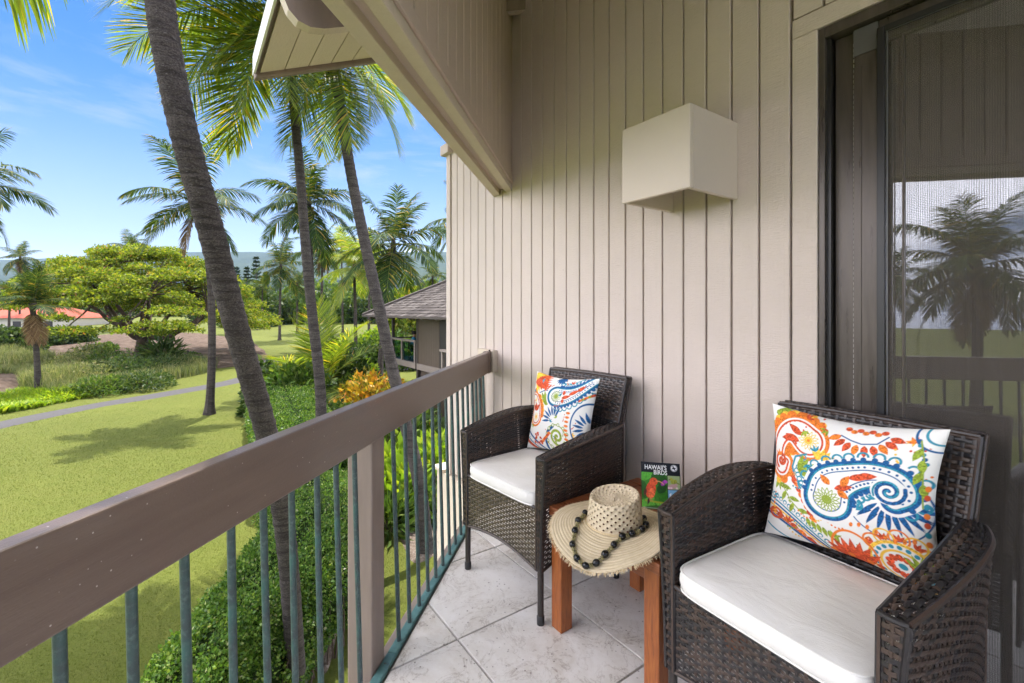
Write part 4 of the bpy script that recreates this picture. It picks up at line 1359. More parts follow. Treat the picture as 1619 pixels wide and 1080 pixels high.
# ------------------------------------------------------------------ side table
TBX0, TBX1, TBY0, TBY1, TBZ = 1.325, 1.83, -.612, -.10, .458
tbl = empty('side_table', wpt((TBX0 + TBX1) / 2, (TBY0 + TBY1) / 2), WR, 'low red brown wooden slat table between the two wicker chairs', 'table')
hx, hy = (TBX1 - TBX0) / 2, (TBY1 - TBY0) / 2
def tbox(name, x0, x1, y0, y1, z0, z1, mat='wood', bevel=.004):
    mb = MB(); mb.box(x0, x1, y0, y1, z0, z1)
    return mb.build(name, MAT[mat], tbl, bevel=bevel)
fw = .062
tbox('frame_rail', -hx, hx, -hy, -hy + fw, TBZ - .034, TBZ)
tbox('frame_rail', -hx, hx, hy - fw, hy, TBZ - .034, TBZ)
for s_ in (-1, 1):
    o = tbox('frame_rail', min(s_ * hx, s_ * (hx - fw)), max(s_ * hx, s_ * (hx - fw)), -hy + fw + .0015, hy - fw - .0015, TBZ - .034, TBZ - .0005)
ns = 6
y0 = -hy + fw + .005
wid = (2 * hy - 2 * fw - .010) / ns
for i in range(ns):
    tbox('slat', -hx + fw + .003, hx - fw - .003, y0 + i * wid + .003, y0 + (i + 1) * wid - .003, TBZ - .026, TBZ - .0015, bevel=.003)
for sx in (-1, 1):
    for sy in (-1, 1):
        cx_, cy_ = sx * (hx - .036), sy * (hy - .036)
        tbox('leg', cx_ - .028, cx_ + .028, cy_ - .028, cy_ + .028, 0, TBZ - .0345, 'wood_leg', .004)
for sy in (-1, 1): tbox('apron', -hx + .066, hx - .066, sy * (hy - .038) - .011, sy * (hy - .038) + .011, TBZ - .085, TBZ - .035)
for sx in (-1, 1):
    tbox('apron', sx * (hx - .038) - .011, sx * (hx - .038) + .011, -hy + .066, hy - .066, TBZ - .085, TBZ - .035)

# ------------------------------------------------------------------ straw hat with a bead necklace
HAT = wpt(1.592, -.540, TBZ)
HR = WR + R(0)
def brim_z(r, a):
    """height of the brim above the table: it rests on the top and droops over the front edge, waved"""
    k = (r - .085) / .13
    over = max(0.0, -math.sin(a))            # front of the table is local -y
    z = .014 + .012 * k * math.sin(2 * a + .6) + .008 * k * math.sin(3 * a + 1.1)
    z -= .032 * max(0, k) ** 1.5 * over ** 1.5
    z += .020 * k * k * max(0, math.cos(a - .15)) ** 2 * (0.6 + .4 * math.sin(6 * a))
    return max(z, .004) if -.072 < r * math.sin(a) else z
BR = lambda a: .205 + .024 * max(0, -math.sin(a)) + .012 * math.cos(a + .4)
hat = empty('straw_hat', HAT, HR, 'pale straw hat with a frayed brim lying on the wooden table', 'hat')
NA, NR = 120, 22
V, F, UV = [], [], []
for i in range(NR + 1):
    for j in range(NA):
        a = 2 * math.pi * j / NA
        r = .083 + (BR(a) - .083) * i / NR
        V.append((r * math.cos(a), r * math.sin(a) * .98, brim_z(r, a) + .0012 * math.sin(i * 2.4)))
for i in range(NR):
    for j in range(NA):
        F.append((i * NA + j, i * NA + (j + 1) % NA, (i + 1) * NA + (j + 1) % NA, (i + 1) * NA + j))
me = np_mesh('brim', V, np.array(F), MAT['straw'], True)
uvl = me.uv_layers.new(name='UVMap')
for p in me.polygons:
    for li in p.loop_indices:
        v = me.loops[li].vertex_index
        uvl.data[li].uv = ((v % NA) / NA, (v // NA) / NR)
o = link('brim', me, hat)
m_ = o.modifiers.new('solid', 'SOLIDIFY'); m_.thickness = .0025; m_.offset = -1
# crown with a dented top
prof = [(.0845, .010), (.0855, .018), (.085, .030), (.083, .055), (.080, .080), (.0775, .096), (.0755, .1025), (.0705, .1035), (.066, .099), (.058, .091), (.045, .087), (.030, .086), (.014, .088), (.002, .0885)]
NP = len(prof)
V, F = [], []
cum = [0]
for a, b in zip(prof, prof[1:]): cum.append(cum[-1] + math.hypot(b[0] - a[0], b[1] - a[1]))
for i, (r, z) in enumerate(prof):
    for j in range(96):
        a = 2 * math.pi * j / 96
        tilt = .010 * math.sin(a) * (z / .1)
        V.append((r * math.cos(a) * 1.07, r * math.sin(a) * 1.10, z * 1.08 + tilt))
for i in range(NP - 1):
    for j in range(96): F.append((i * 96 + j, i * 96 + (j + 1) % 96, (i + 1) * 96 + (j + 1) % 96, (i + 1) * 96 + j))
me = np_mesh('crown', V, np.array(F), MAT['straw_crown'], True)
uvl = me.uv_layers.new(name='UVMap')
for p in me.polygons:
    js = [me.loops[li].vertex_index % 96 for li in p.loop_indices]
    for li in p.loop_indices:
        v = me.loops[li].vertex_index
        j = v % 96
        if max(js) == 95 and min(js) == 0 and j == 0: j = 96
        uvl.data[li].uv = (j / 96, cum[v // 96] / cum[-1])
link('crown', me, hat)
mb = MB(); mb.tube([(.0915 * math.cos(a), .0938 * math.sin(a), .0150) for a in np.linspace(0, 2 * math.pi, 60, endpoint=False)], .0045, 7, closed=True)
mb.build('crown_seam', MAT['fringe'], hat, True)
# frayed edge
rng = np.random.default_rng(11)
V, F = [], []
for k in range(1000):
    a = rng.uniform(0, 2 * math.pi)
    r = BR(a) - .003
    L = rng.uniform(.007, .016)
    da = rng.normal(0, .20)
    w = rng.uniform(.0008, .0019)
    z = brim_z(r, a)
    ca, sa = math.cos(a), math.sin(a)
    d = (math.cos(a + da), math.sin(a + da) * .98)
    t_ = (-d[1], d[0])
    b = len(V)
    P0 = (r * ca, r * sa * .98, z); dz = rng.uniform(-.010, .002)
    for q, (f, ww) in enumerate(((0, 1), (.55, .9), (1, .45))):
        zz = P0[2] + dz * f * f
        if -.072 < P0[1] + d[1] * L * f: zz = max(zz, .0025)
        for sg in (-1, 1): V.append((P0[0] + d[0] * L * f + t_[0] * w * ww * sg, P0[1] + d[1] * L * f + t_[1] * w * ww * sg, zz))
    F += [(b, b + 1, b + 3, b + 2), (b + 2, b + 3, b + 5, b + 4)]
link('fringe', np_mesh('fringe', V, np.array(F), MAT['fringe']), hat)

# necklace: beads found from the photo on the brim's own surface
HM = Matrix.Translation(HAT) @ Matrix.Rotation(HR, 4, 'Z')
HMI = HM.inverted()
def on_brim(px, py, lift):
    z = TBZ + .02
    for _ in range(12):
        p = on(px, py, z)
        q = HMI @ p
        r = math.hypot(q.x, q.y / .98); a = math.atan2(q.y / .98, q.x)
        z = TBZ + brim_z(max(min(r, BR(a)), .083), a) + lift
    q = HMI @ on(px, py, z)
    r = math.hypot(q.x, q.y)
    a = math.atan2(q.y, q.x)
    if r < .104:                          # outside the crown
        k_ = .104 / r; q.x *= k_; q.y *= k_
    q.z = brim_z(.104 if r < .104 else r, a) + lift
    return HM @ q
beads = [(925, 810.5), (914, 822.5), (909, 839), (905, 860.5), (912, 882), (926, 895.4), (942.5, 890.5), (956.5, 876.5), (970.8, 861), (984, 847.6), (999.5, 843.4), (1012, 835.6), (1019.6, 829), (1018, 819)]
BP = [on_brim(x, y, .0125) for x, y in beads]
nk = empty('bead_necklace', BP[5], 0, 'necklace of shiny black beads with small olive beads laid on the straw hat', 'necklace')
mb = MB(); mb.lathe([(.0008, -.0122), (.005, -.0115), (.0085, -.0085), (.0105, -.004), (.011, 0), (.0105, .004), (.0085, .0085), (.005, .0115), (.0008, .0122)], 18)
bme = mb.mesh('bead', MAT['bead'], True, 80)
sm = MB()
for k in range(9):
    a = k * 2.4; zz = -.008 + .002 * k
    cx_, cy_ = .0042 * math.cos(a), .0042 * math.sin(a)
    sm.lathe([(.0004, -.0033), (.0025, -.0022), (.0034, 0), (.0025, .0022), (.0004, .0033)], 7, M=Matrix.Translation((cx_, cy_, zz)))
sme = sm.mesh('spacer_beads', MAT['bead2'], True, 80)
for i, p in enumerate(BP):
    q = BP[min(i + 1, len(BP) - 1)] - BP[max(i - 1, 0)]
    link('bead', bme, nk, p - BP[5], q.to_track_quat('Z', 'Y').to_euler(), .92 + .12 * ((i * 7) % 5) / 5)
    if i + 1 < len(BP):
        d = BP[i + 1] - p
        n_ = 1 if d.length < .040 else 2
        for k in range(n_):
            o = link('spacer_beads', sme, nk, p + d * ((k + 1) / (n_ + 1)) - BP[5] + Vector((0, 0, -.003)), d.to_track_quat('Z', 'Y').to_euler())
            o.scale = (1, 1, max(.6, (d.length - .022) / .018 / n_) if d.length > .03 else .6)
mb = MB(); mb.tube([tuple(p - BP[5]) for p in BP], .0012, 6)
mb.build('cord', MAT['leg'], nk)
# dark ribbon end behind the crown
# ------------------------------------------------------------------ bird booklet standing on the table
def book_print(w, h):
    c = Canvas(w, h, (.012, .012, .014))
    c.tex = np.kron(np.random.default_rng(2).normal(size=(h // 4 + 2, w // 4 + 2)), np.ones((4, 4)))[:h, :w]
    def rect(x0, x1, y0, y1): return np.maximum(np.maximum(x0 - c.X, c.X - x1), np.maximum(y0 - c.Y, c.Y - y1))
    G1, G2 = (.07, .30, .02), (.02, .10, .012)
    main = rect(.0, .655, .0, .775)
    c.fill(main, (.045, .21, .02))
    keep = c.c.copy()
    for (x, y, rx, ry, a, col) in ((.1, .7, .25, .1, .4, (.10, .42, .04)), (.45, .66, .2, .14, -.2, (.02, .08, .012)), (.15, .12, .3, .1, .3, (.12, .46, .05)), (.5, .22, .2, .16, .7, (.03, .16, .015)), (.55, .08, .2, .06, -.3, (.16, .50, .06)), (.05, .4, .1, .2, .2, (.02, .09, .01)), (.52, .45, .14, .1, .5, (.012, .05, .01)), (.30, .03, .25, .05, .1, (.03, .12, .02))):
        c.fill(np.maximum(c.ell(x, y, rx, ry, a), main), col, .85, .15)
    c.fill(np.maximum(c.line([(.10, .17), (.35, .155), (.62, .14)], .018), main), (.30, .36, .03))
    c.fill(c.ell(.56, .56, .07, .045, .6), (.30, .04, .34)); c.fill(c.ell(.62, .60, .05, .03, -.4), (.42, .07, .45))
    # round red bird with a long curved bill
    B = (.62, .075, .025)
    c.fill(c.ell(.235, .40, .125, .185, -.30), B, 1, .2)
    c.fill(c.ell(.31, .58, .105, .085, .2), (.68, .10, .03), 1, .12)
    c.fill(c.ell(.25, .33, .085, .12, -.35), (.72, .15, .05), 1, .25)
    c.fill(c.petal(.12, .42, .17, .035, -1.9), (.10, .03, .02))
    c.fill(c.petal(.20, .24, .17, .03, -1.9), (.05, .02, .02))
    c.fill(c.line([(.39, .60), (.46, .595), (.52, .575), (.565, .54)], .010), (.70, .32, .14))
    c.fill(c.ell(.335, .60, .014, .011), (.01, .01, .01))
    for x in (.2, .25): c.fill(c.line([(x, .24), (x + .01, .17)], .010), (.55, .22, .08))
    # two small pictures
    c.fill(rect(.675, .985, .44, .73), (.30, .40, .20)); c.fill(np.maximum(c.ell(.78, .50, .15, .05, .3), rect(.675, .985, .44, .73)), (.55, .25, .35), .7)
    c.fill(c.ell(.83, .605, .085, .05, .2), (.30, .33, .05), 1, .2); c.fill(c.ell(.765, .655, .042, .036), (.36, .38, .06)); c.fill(c.line([(.735, .65), (.70, .64)], .008), (.1, .08, .05)); c.fill(c.line([(.90, .585), (.965, .56)], .012), (.2, .22, .04))
    for x in (.70, .76, .9): c.fill(np.maximum(c.ell(x, .47, .03, .02), rect(.675, .985, .44, .73)), (.75, .55, .62))
    c.fill(rect(.675, .985, .20, .425), (.17, .38, .62)); c.fill(np.maximum(c.ell(.8, .22, .2, .05), rect(.675, .985, .20, .425)), (.55, .66, .74), .8)
    c.fill(c.ell(.80, .285, .085, .035, -.1), (.78, .80, .80)); c.fill(c.line([(.73, .29), (.72, .33), (.745, .345)], .013), (.78, .80, .80)); c.fill(c.ell(.90, .30, .05, .025), (.72, .76, .78)); c.fill(c.line([(.87, .31), (.865, .345)], .010), (.72, .76, .78))
    c.fill(rect(.66, .985, .10, .185), (.22, .34, .03))
    # round seal with a dark bird
    c.fill(c.ell(.845, .895, .088, .074), (.85, .85, .84))
    c.fill(np.abs(c.ell(.845, .895, .078, .065)) - .004, (.05, .06, .10))
    c.fill(c.petal(.79, .885, .12, .018, .15), (.01, .012, .02)); c.fill(c.petal(.84, .89, .075, .016, 1.9), (.01, .012, .02)); c.fill(c.petal(.845, .89, .065, .014, -.9), (.01, .012, .02))
    c.fill(rect(.02, .60, .012, .03), (.5, .5, .48), .6)
    return c.c

bk_o = wpt(1.545, -.340, TBZ)
face = R(43)
bk = empty('bird_booklet', bk_o, WR + face, "small standing booklet titled HAWAII'S BIRDS with a red bird on its cover", 'booklet')
BW, BH, LEAN = .142, .166, R(20)
n1, n2 = 130, 156
u = np.linspace(0, 1, n1); v = np.linspace(0, 1, n2)
U, Vv = np.meshgrid(u, v)
bow = .003 * np.sin(np.pi * U)
Pc = np.stack([U * BW, Vv * BH * math.sin(LEAN) - bow, Vv * BH * math.cos(LEAN)], -1)
idx = np.arange(n1 * n2).reshape(n2, n1)
F = np.stack([idx[:-1, :-1], idx[:-1, 1:], idx[1:, 1:], idx[1:, :-1]], -1).reshape(-1, 4)
me = np_mesh('front_cover', Pc.reshape(-1, 3), F, MAT['cover'], True)
img = np.zeros((n2, n1, 3))
cv = book_print(n1, n2)
a_ = me.color_attributes.new('print', 'FLOAT_COLOR', 'POINT')
a_.data.foreach_set('color', np.concatenate([cv.reshape(-1, 3), np.ones((n1 * n2, 1))], 1).astype(np.float32).ravel())
fc = link('front_cover', me, bk)
BMX = Matrix.Rotation(-LEAN, 4, 'X')      # upright page -> leaning page
mb = MB(); mb.box(.001, BW - .001, .0012, .0062, .0005, BH - .002, M=BMX); mb.build('pages', MAT['paper'], bk)
mb = MB(); mb.box(0, BW, .0066, .0074, 0, BH, M=BMX); mb.build('back_cover', MAT['black'], bk)
mb = MB(); mb.add([(.02, BH * math.sin(LEAN) * .8 + .008, BH * math.cos(LEAN) * .8), (BW - .02, BH * math.sin(LEAN) * .8 + .008, BH * math.cos(LEAN) * .8), (BW - .02, .12, .001), (.02, .12, .001)], [(0, 1, 2, 3)])
o = mb.build('prop_flap', MAT['black'], bk); m_ = o.modifiers.new('solid', 'SOLIDIFY'); m_.thickness = .0012
def text_mesh(name, s_, size, x, z, parent):
    cu = bpy.data.curves.new(name, 'FONT'); cu.body = s_; cu.size = size; cu.extrude = .0001; cu.resolution_u = 3; cu.offset = .0003
    tmp = bpy.data.objects.new(name, cu); COL.objects.link(tmp)
    me = bpy.data.meshes.new_from_object(tmp.evaluated_get(bpy.context.evaluated_depsgraph_get()))
    bpy.data.objects.remove(tmp)
    me.materials.clear(); me.materials.append(MAT['white_print'])
    o = link(name, me, parent)
    o.matrix_local = BMX @ Matrix.Translation((x, -.0042, z)) @ Matrix.Rotation(R(90), 4, 'X') @ Matrix.Diagonal((.93, 1.12, 1, 1))
    return o
text_mesh('title_text', "HAWAII'S", .0205, .012, BH * .842, fc)
text_mesh('title_text', 'BIRDS', .0205, .045, BH * .735, fc)
# ------------------------------------------------------------------ ground, paths, hills, sea
def sstep(a, b, x):
    t = np.clip((np.asarray(x, float) - a) / (b - a), 0, 1)
    return t * t * (3 - 2 * t)

def gz(x, y):
    """height of the ground (vectorised)"""
    x = np.asarray(x, float); y = np.asarray(y, float)
    d = np.hypot(x, y)
    f = np.interp(y, [-200, 0, 22, 60, 100, 180, 260], [-3.4, -3.4, -3.4, -1.9, -.85, .6, 3.0])
    hill = np.where(y > 190, y * .124 * np.clip((y - 190) / 2300, 0, 1) ** .95, 0)
    land = f + hill * sstep(20, 400, y)
    sea = -3.4 - 9.0 * sstep(150, 185, d)
    head = np.degrees(np.arctan2(x, y))
    w = 1 - sstep(-95, -66, head)
    w = np.maximum(w, sstep(110, 140, head))
    return land * (1 - w) + sea * w

def ground(px, py):
    """the point of the ground seen at a pixel of the photograph"""
    Y = 10.0
    for _ in range(60):
        x = (px - CX) / FPX * Y
        z = float(gz(x, Y))
        Y += .5 * ((CH - z) * FPX / (py - HY) - Y)
    return Vector(((px - CX) / FPX * Y, Y, float(gz((px - CX) / FPX * Y, Y))))

def polar(r0, r1, nr, na, rough=0.0):
    rr = np.geomspace(r0, r1, nr)
    aa = np.linspace(-math.pi, math.pi, na, endpoint=False)
    Rr, A = np.meshgrid(rr, aa, indexing='ij')
    X, Y = Rr * np.sin(A), Rr * np.cos(A)
    Z = gz(X, Y)
    if rough:
        P = np.stack([X.ravel(), Y.ravel(), np.zeros(X.size)], -1)
        nz = vnoise(P, .0035, 1.3) * .7 + vnoise(P, .012, 4.1) * .3
        nz = nz.reshape(X.shape)
        Z = Z + nz * np.clip((Rr - 260) / 1500, 0, 1) * rough * sstep(100, 500, Y)
    V = np.stack([X, Y, Z], -1).reshape(-1, 3)
    i = np.arange(nr * na).reshape(nr, na)
    F = np.stack([i[:-1, :], np.roll(i, -1, 1)[:-1, :], np.roll(i, -1, 1)[1:, :], i[1:, :]], -1).reshape(-1, 4)
    return V, F, i
V, F, i_ = polar(.8, 190, 90, 360)
V = np.vstack([V, [[0, 0, -3.4]]])
lawn_o = link('lawn', np_mesh('lawn', V, F, MAT['lawn'], True)); lawn_o['kind'] = 'structure'
V, F, i_ = polar(190, 3200, 80, 540, 14.0)
hill_o = link('hillside', np_mesh('hillside', V, F, MAT['hill'], True)); hill_o['kind'] = 'structure'
mb = MB(); mb.lathe([(60, -9.4), (3250, -9.4)], 96, cap=False)
sea_o = mb.build('sea', MAT['sea']); sea_o['kind'] = 'structure'

def ribbon(name, pts, width, mat, lift=.02, n=60):
    P = spline(pts, n)[:, :2]
    T = np.gradient(P, axis=0); T /= np.linalg.norm(T, axis=1, keepdims=True)
    Nn = np.stack([-T[:, 1], T[:, 0]], 1)
    V, F = [], []
    for k in range(n):
        for q, s_ in enumerate(np.linspace(-.5, .5, 5)):
            x, y = P[k] + Nn[k] * s_ * width
            V.append((x, y, float(gz(x, y)) + lift + (.012 if 0 < q < 4 else -.03)))
    for k in range(n - 1):
        for q in range(4): F.append((k * 5 + q, k * 5 + q + 1, k * 5 + q + 6, k * 5 + q + 5))
    o = link(name, np_mesh(name, V, np.array(F), mat, True)); o['kind'] = 'structure'
    return o
g2 = lambda px, py: tuple(ground(px, py))[:2]
ribbon('path', [g2(-160, 700), g2(-60, 686), g2(0, 672), g2(133, 645), g2(250, 625), g2(352, 607), g2(400, 595), g2(450, 583)], 1.55, MAT['asphalt'])
ribbon('road', [g2(330, 570), g2(410, 574), g2(480, 577), g2(560, 578), g2(640, 580), g2(720, 584), g2(820, 590)], 2.6, MAT['asphalt'], .03)

def patch(name, outline, mat, lift=.05, n=40, hump=0.0, seed=1.0):
    """an irregular sheet of bare ground laid on the lawn"""
    P = np.array([g2(*p) for p in outline])
    c = P.mean(0)
    Q = spline(np.vstack([P, P[:1]]), n + 1)[:-1, :2]
    V, F = [(c[0], c[1], float(gz(*c)) + lift + hump)], []
    L = 10
    for k in range(1, L + 1):
        for q in Q:
            p = c + (q - c) * k / L
            p = p + np.array([mnoise.noise(Vector((p[0] * .6, p[1] * .6, seed))), mnoise.noise(Vector((p[0] * .6, p[1] * .6, seed + 9)))]) * .25
            f = 1 - (k / L) ** 2
            z = float(gz(*p)) + lift * (1 if k < L else -.4) + hump * f + .10 * hump * mnoise.noise(Vector((p[0] * 1.1, p[1] * 1.1, seed)))
            V.append((p[0], p[1], z))
    for j in range(n): F.append((0, 1 + j, 1 + (j + 1) % n))
    for k in range(L - 1):
        for j in range(n): F.append((1 + k * n + j, 1 + (k + 1) * n + j, 1 + (k + 1) * n + (j + 1) % n, 1 + k * n + (j + 1) % n))
    o = link(name, np_mesh(name, V, F, mat, True)); o['kind'] = 'structure'
    return o
patch('dirt_bank', [(50, 562), (150, 592), (260, 590), (380, 578), (425, 562), (385, 537), (300, 526), (200, 527), (90, 536)], MAT['dirt'], .04, 48, .42)
patch('dirt_slope', [(-120, 640), (0, 628), (30, 610), (40, 590), (-20, 584), (-140, 590)], MAT['dirt'], .05, 40, .25, 4.0)
patch('mulch_bed', [(628, 850), (650, 890), (690, 880), (712, 850), (716, 790), (690, 760), (640, 790)], MAT['mulch'], .03, 40, .04, 7.0)
patch('hedge_bed', [(455, 1010), (500, 1075), (535, 1000), (580, 890), (575, 820), (540, 800), (490, 900)], MAT['mulch'], .03, 40, .03, 9.0)

# ------------------------------------------------------------------ coconut palms
_fm = {}
def frond_mesh(elev, droop, near, matkey, var):
    key = (elev, droop, near, matkey, var)
    if key in _fm: return _fm[key]
    rng = np.random.default_rng(int(elev * 13 + droop * 7 + var * 101 + 5000) % 99991)
    nl = 88 if near else 60
    ns = 40
    s = np.linspace(0, 1, ns)
    th = np.radians(elev - droop * s ** 1.35)
    side = np.radians(rng.normal(0, 7)) * s ** 1.5
    T = np.stack([np.cos(th) * np.cos(side), np.cos(th) * np.sin(side), np.sin(th)], -1)
    P = np.concatenate([[[0, 0, 0]], np.cumsum(T[:-1] / (ns - 1), 0)])
    V, F, MI = [], [], []
    # midrib
    for i in range(ns):
        w = .0085 * (1 - s[i] * .85)
        n_ = np.array([-math.sin(th[i]), 0, math.cos(th[i])])
        for d in ((0, 1), (.9, -.5), (-.9, -.5)):
            V.append(P[i] + np.array([0, w * d[0], 0]) + n_ * w * d[1])
    for i in range(ns - 1):
        for k in range(3): F.append((i * 3 + k, i * 3 + (k + 1) % 3, (i + 1) * 3 + (k + 1) % 3, (i + 1) * 3 + k)); MI.append(1)
    twist = rng.normal(0, .12)
    for k in range(nl):
        for sd in (-1, 1):
            t = .13 + .86 * (k + rng.uniform(-.35, .35)) / nl
            t = min(max(t, .1), .995)
            if rng.random() < .03: continue
            p = np.array([np.interp(t, s, P[:, q]) for q in range(3)])
            a = np.interp(t, s, th)
            tg = np.array([math.cos(a), 0, math.sin(a)]); up = np.array([-math.sin(a), 0, math.cos(a)])
            ang = math.radians(np.interp(t, [.1, .5, 1], [72, 56, 22]) + rng.normal(0, 5))
            L = .335 * np.interp(t, [.1, .25, .5, .8, 1], [.6, .95, 1.0, .75, .34]) * rng.uniform(.88, 1.08)
            d = tg * math.cos(ang) + np.array([0, sd, 0]) * math.sin(ang) + up * (.22 + twist * sd)
            d /= np.linalg.norm(d)
            w = (.0050 if near else .0092) * np.interp(t, [.1, .5, 1], [.9, 1.0, .6])
            wv = np.cross(d, up); wv /= np.linalg.norm(wv) + 1e-9
            g = rng.uniform(.12, .42) if near else rng.uniform(.55, 1.15)
            q = p.copy(); b = len(V)
            for (f, ww, gg) in ((0, .55, 0), (.38, 1.0, .35), (.34, .75, .75), (.28, .08, 1.0)):
                dd = d + np.array([0, 0, -1]) * g * gg
                dd /= np.linalg.norm(dd)
                q = q + dd * L * f
                V += [q + wv * w * ww, q - wv * w * ww]
            for m in range(3): F.append((b + 2 * m, b + 2 * m + 1, b + 2 * m + 3, b + 2 * m + 2)); MI.append(0)
    key_m = {'frond': ['frond_near' if near else 'frond', 'frond_lime'], 'frond_lime': ['frond_lime', 'frond_lime'], 'frond_dead': ['frond_dead', 'frond_dead']}[matkey]
    me = np_mesh('frond', np.array(V), np.array(F), [MAT[key_m[0]], MAT[key_m[1]]], False, MI)
    _fm[key] = me
    return me

def gat0(px, Y):
    x = (px - CX) / FPX * Y
    return (x, Y, float(gz(x, Y)))
def palm_trunk(path, r0, r1, near, parent, origin):
    L = sum((Vector(b) - Vector(a)).length for a, b in zip(path, path[1:]))
    n = int(L / (.045 if near else .25)) + 6
    P = spline(path, n)
    rad = []
    for i in range(n):
        f = i / (n - 1)
        r = r0 + (r1 - r0) * f
        if path[0][2] < 0: r *= 1 + .55 * math.exp(-f * L / .28)
        if near: r *= 1 + (.045 if i % 3 == 0 else -.012) + .02 * mnoise.noise(Vector((0, 0, i * .35)))
        rad.append(r)
    mb = MB(); mb.tube([tuple(Vector(p) - origin) for p in P], rad, 20 if near else 9, cap=True)
    return mb.build('trunk', MAT['bark' if near else 'bark_far'], parent, True)

def palm(label, path, r0, r1, L, nf, seed, near=False, elevs=None, mat='frond', dead=0, nuts=0, group='coconut palms round the lawn', az0=None, extra=()):
    """a coconut palm: ringed trunk along a path of world points, and its fronds"""
    rng = random.Random(seed)
    base = Vector(path[0]); top = Vector(path[-1])
    root = empty('coconut_palm', base, 0, label, 'palm tree', group)
    palm_trunk(path, r0, r1, near, root, base)
    cr = top - base
    if elevs is None:
        elevs = [(78, 45), (58, 75), (40, 85), (22, 80), (5, 70), (-18, 55), (-42, 38)]
    az = rng.uniform(0, 6.28) if az0 is None else az0
    for k in range(nf):
        f = k / max(1, nf - 1)
        e, d = elevs[min(len(elevs) - 1, int(f * len(elevs)))]
        az += 2.399963 + rng.uniform(-.15, .15)
        me = frond_mesh(e, d, near, mat, k % 2)
        o = link('frond', me, root, cr + Vector((0, 0, rng.uniform(-.1, .15) - .12 * f)), (rng.uniform(-.12, .12), rng.uniform(-.09, .09), az), L * rng.uniform(.86, 1.08))
    for k, (a_, e, d, sc_x) in enumerate(extra):
        me = frond_mesh(e, d, near, mat, k % 2)
        link('frond', me, root, cr + Vector((0, 0, rng.uniform(-.1, .1))), (0, 0, R(a_)), L * sc_x)
    for k in range(dead):
        me = frond_mesh((-80, -66, -74)[k % 3], (6, 26, 12)[k % 3], near, 'frond_dead', k % 2)
        link('dead_frond', me, root, cr + Vector((0, 0, -.25)), (0, 0, rng.uniform(0, 6.28)), L * rng.uniform(.6, .95))
    if nuts:
        mb = MB(); mb.lathe([(.005, -.14), (.06, -.11), (.10, -.03), (.10, .04), (.06, .11), (.005, .135)], 10)
        nme = mb.mesh('coconut', MAT['coconut'], True, 80)
        for k in range(nuts):
            a = rng.uniform(0, 6.28)
            link('coconut', nme, root, cr + Vector((.22 * math.cos(a), .22 * math.sin(a), -.28 - .12 * (k % 3))), (0, .4, a), rng.uniform(.8, 1.1))
    # matted crown shaft
    mb = MB(); mb.lathe([(r1 * 1.0, -.5), (r1 * 1.5, -.15), (r1 * 1.7, .05), (r1 * 1.0, .35), (.01, .6)], 10)
    mb.build('crown_shaft', MAT['bark_far'], root, True, loc=cr)
    return root

# 1: the leaning trunk close to the railing; its crown is above the picture
p1 = [Vector((-2.68, 5.75, -3.45)), at(467, 1040, 5.25), at(452, 850, 4.75), at(425, 700, 4.35), at(380, 540, 3.95), at(335, 370, 3.65), at(296, 230, 3.45), at(268, 100, 3.32), at(252, -10, 3.26), at(238, -200, 3.3), at(222, -480, 3.35), at(205, -850, 3.4)]
palm('tall leaning palm trunk just outside the railing, crossing the lawn view', [tuple(p) for p in p1], .098, .088, 3.6, 15, 5, True, [(70, 50), (45, 60), (25, 60), (5, 50)], extra=[(157, -48, 34, 1.1), (168, -52, 30, 1.06)])
# 2: tall slim palm whose crown hangs beside the eave
p2 = [Vector((gat0(509, 9.6))), at(508, 700, 9.5), at(506, 610, 9.5), at(494, 500, 9.5), at(484, 400, 9.5), at(474, 270, 9.5), at(463, 150, 9.45), at(457, 60, 9.4), at(453, 12, 9.4)]
palm('tall slim palm with its crown of big hanging fronds beside the eave', [tuple(p) for p in p2], .115, .070, 3.3, 6, 21, True,
     [(75, 50), (50, 75), (28, 80), (8, 72), (-15, 60), (-38, 42)], nuts=4, az0=1.1,
     extra=[(178, 38, 75, 1.1), (196, 30, 80, 1.05), (165, 16, 70, 1.05), (186, 4, 60, 1.0), (212, 20, 75, 1.0), (172, -20, 48, .95), (200, -30, 44, .9), (150, -34, 40, .95), (225, -46, 30, .9), (262, -52, 30, .85), (-60, -56, 24, .8), (240, 8, 72, .9)])
# 3: curved palm in front of the neighbouring house
p3 = [ground(673, 872), at(668, 800, 8.75), at(656, 730, 8.75), at(640, 665, 8.85), at(622, 590, 9.0), at(598, 480, 9.2), at(575, 375, 9.4), at(556, 280, 9.5), at(541, 190, 9.55), at(531, 120, 9.6), at(526, 80, 9.6)]
palm('curved dark palm trunk leaning in front of the neighbouring house roof', [tuple(p) for p in p3], .125, .095, 2.35, 13, 8, True,
     [(66, 95), (25, 100), (-22, 62), (-42, 44), (-55, 30), (-64, 20)], dead=0, nuts=3, az0=.4)
# 4: lawn palm behind the leaning trunk
g4 = ground(331, 655)
p4 = [g4, at(335, 560, g4.y), at(333, 450, g4.y), at(322, 370, g4.y), at(309, 318, g4.y)]
palm('palm standing alone on the lawn beside the path, half hidden by the leaning trunk', [tuple(p) for p in p4], .17, .11, 3.1, 15, 3, False,
     [(80, 30), (60, 45), (38, 75), (15, 60), (8, 50), (-12, 40), (-36, 30)], dead=2, nuts=3)
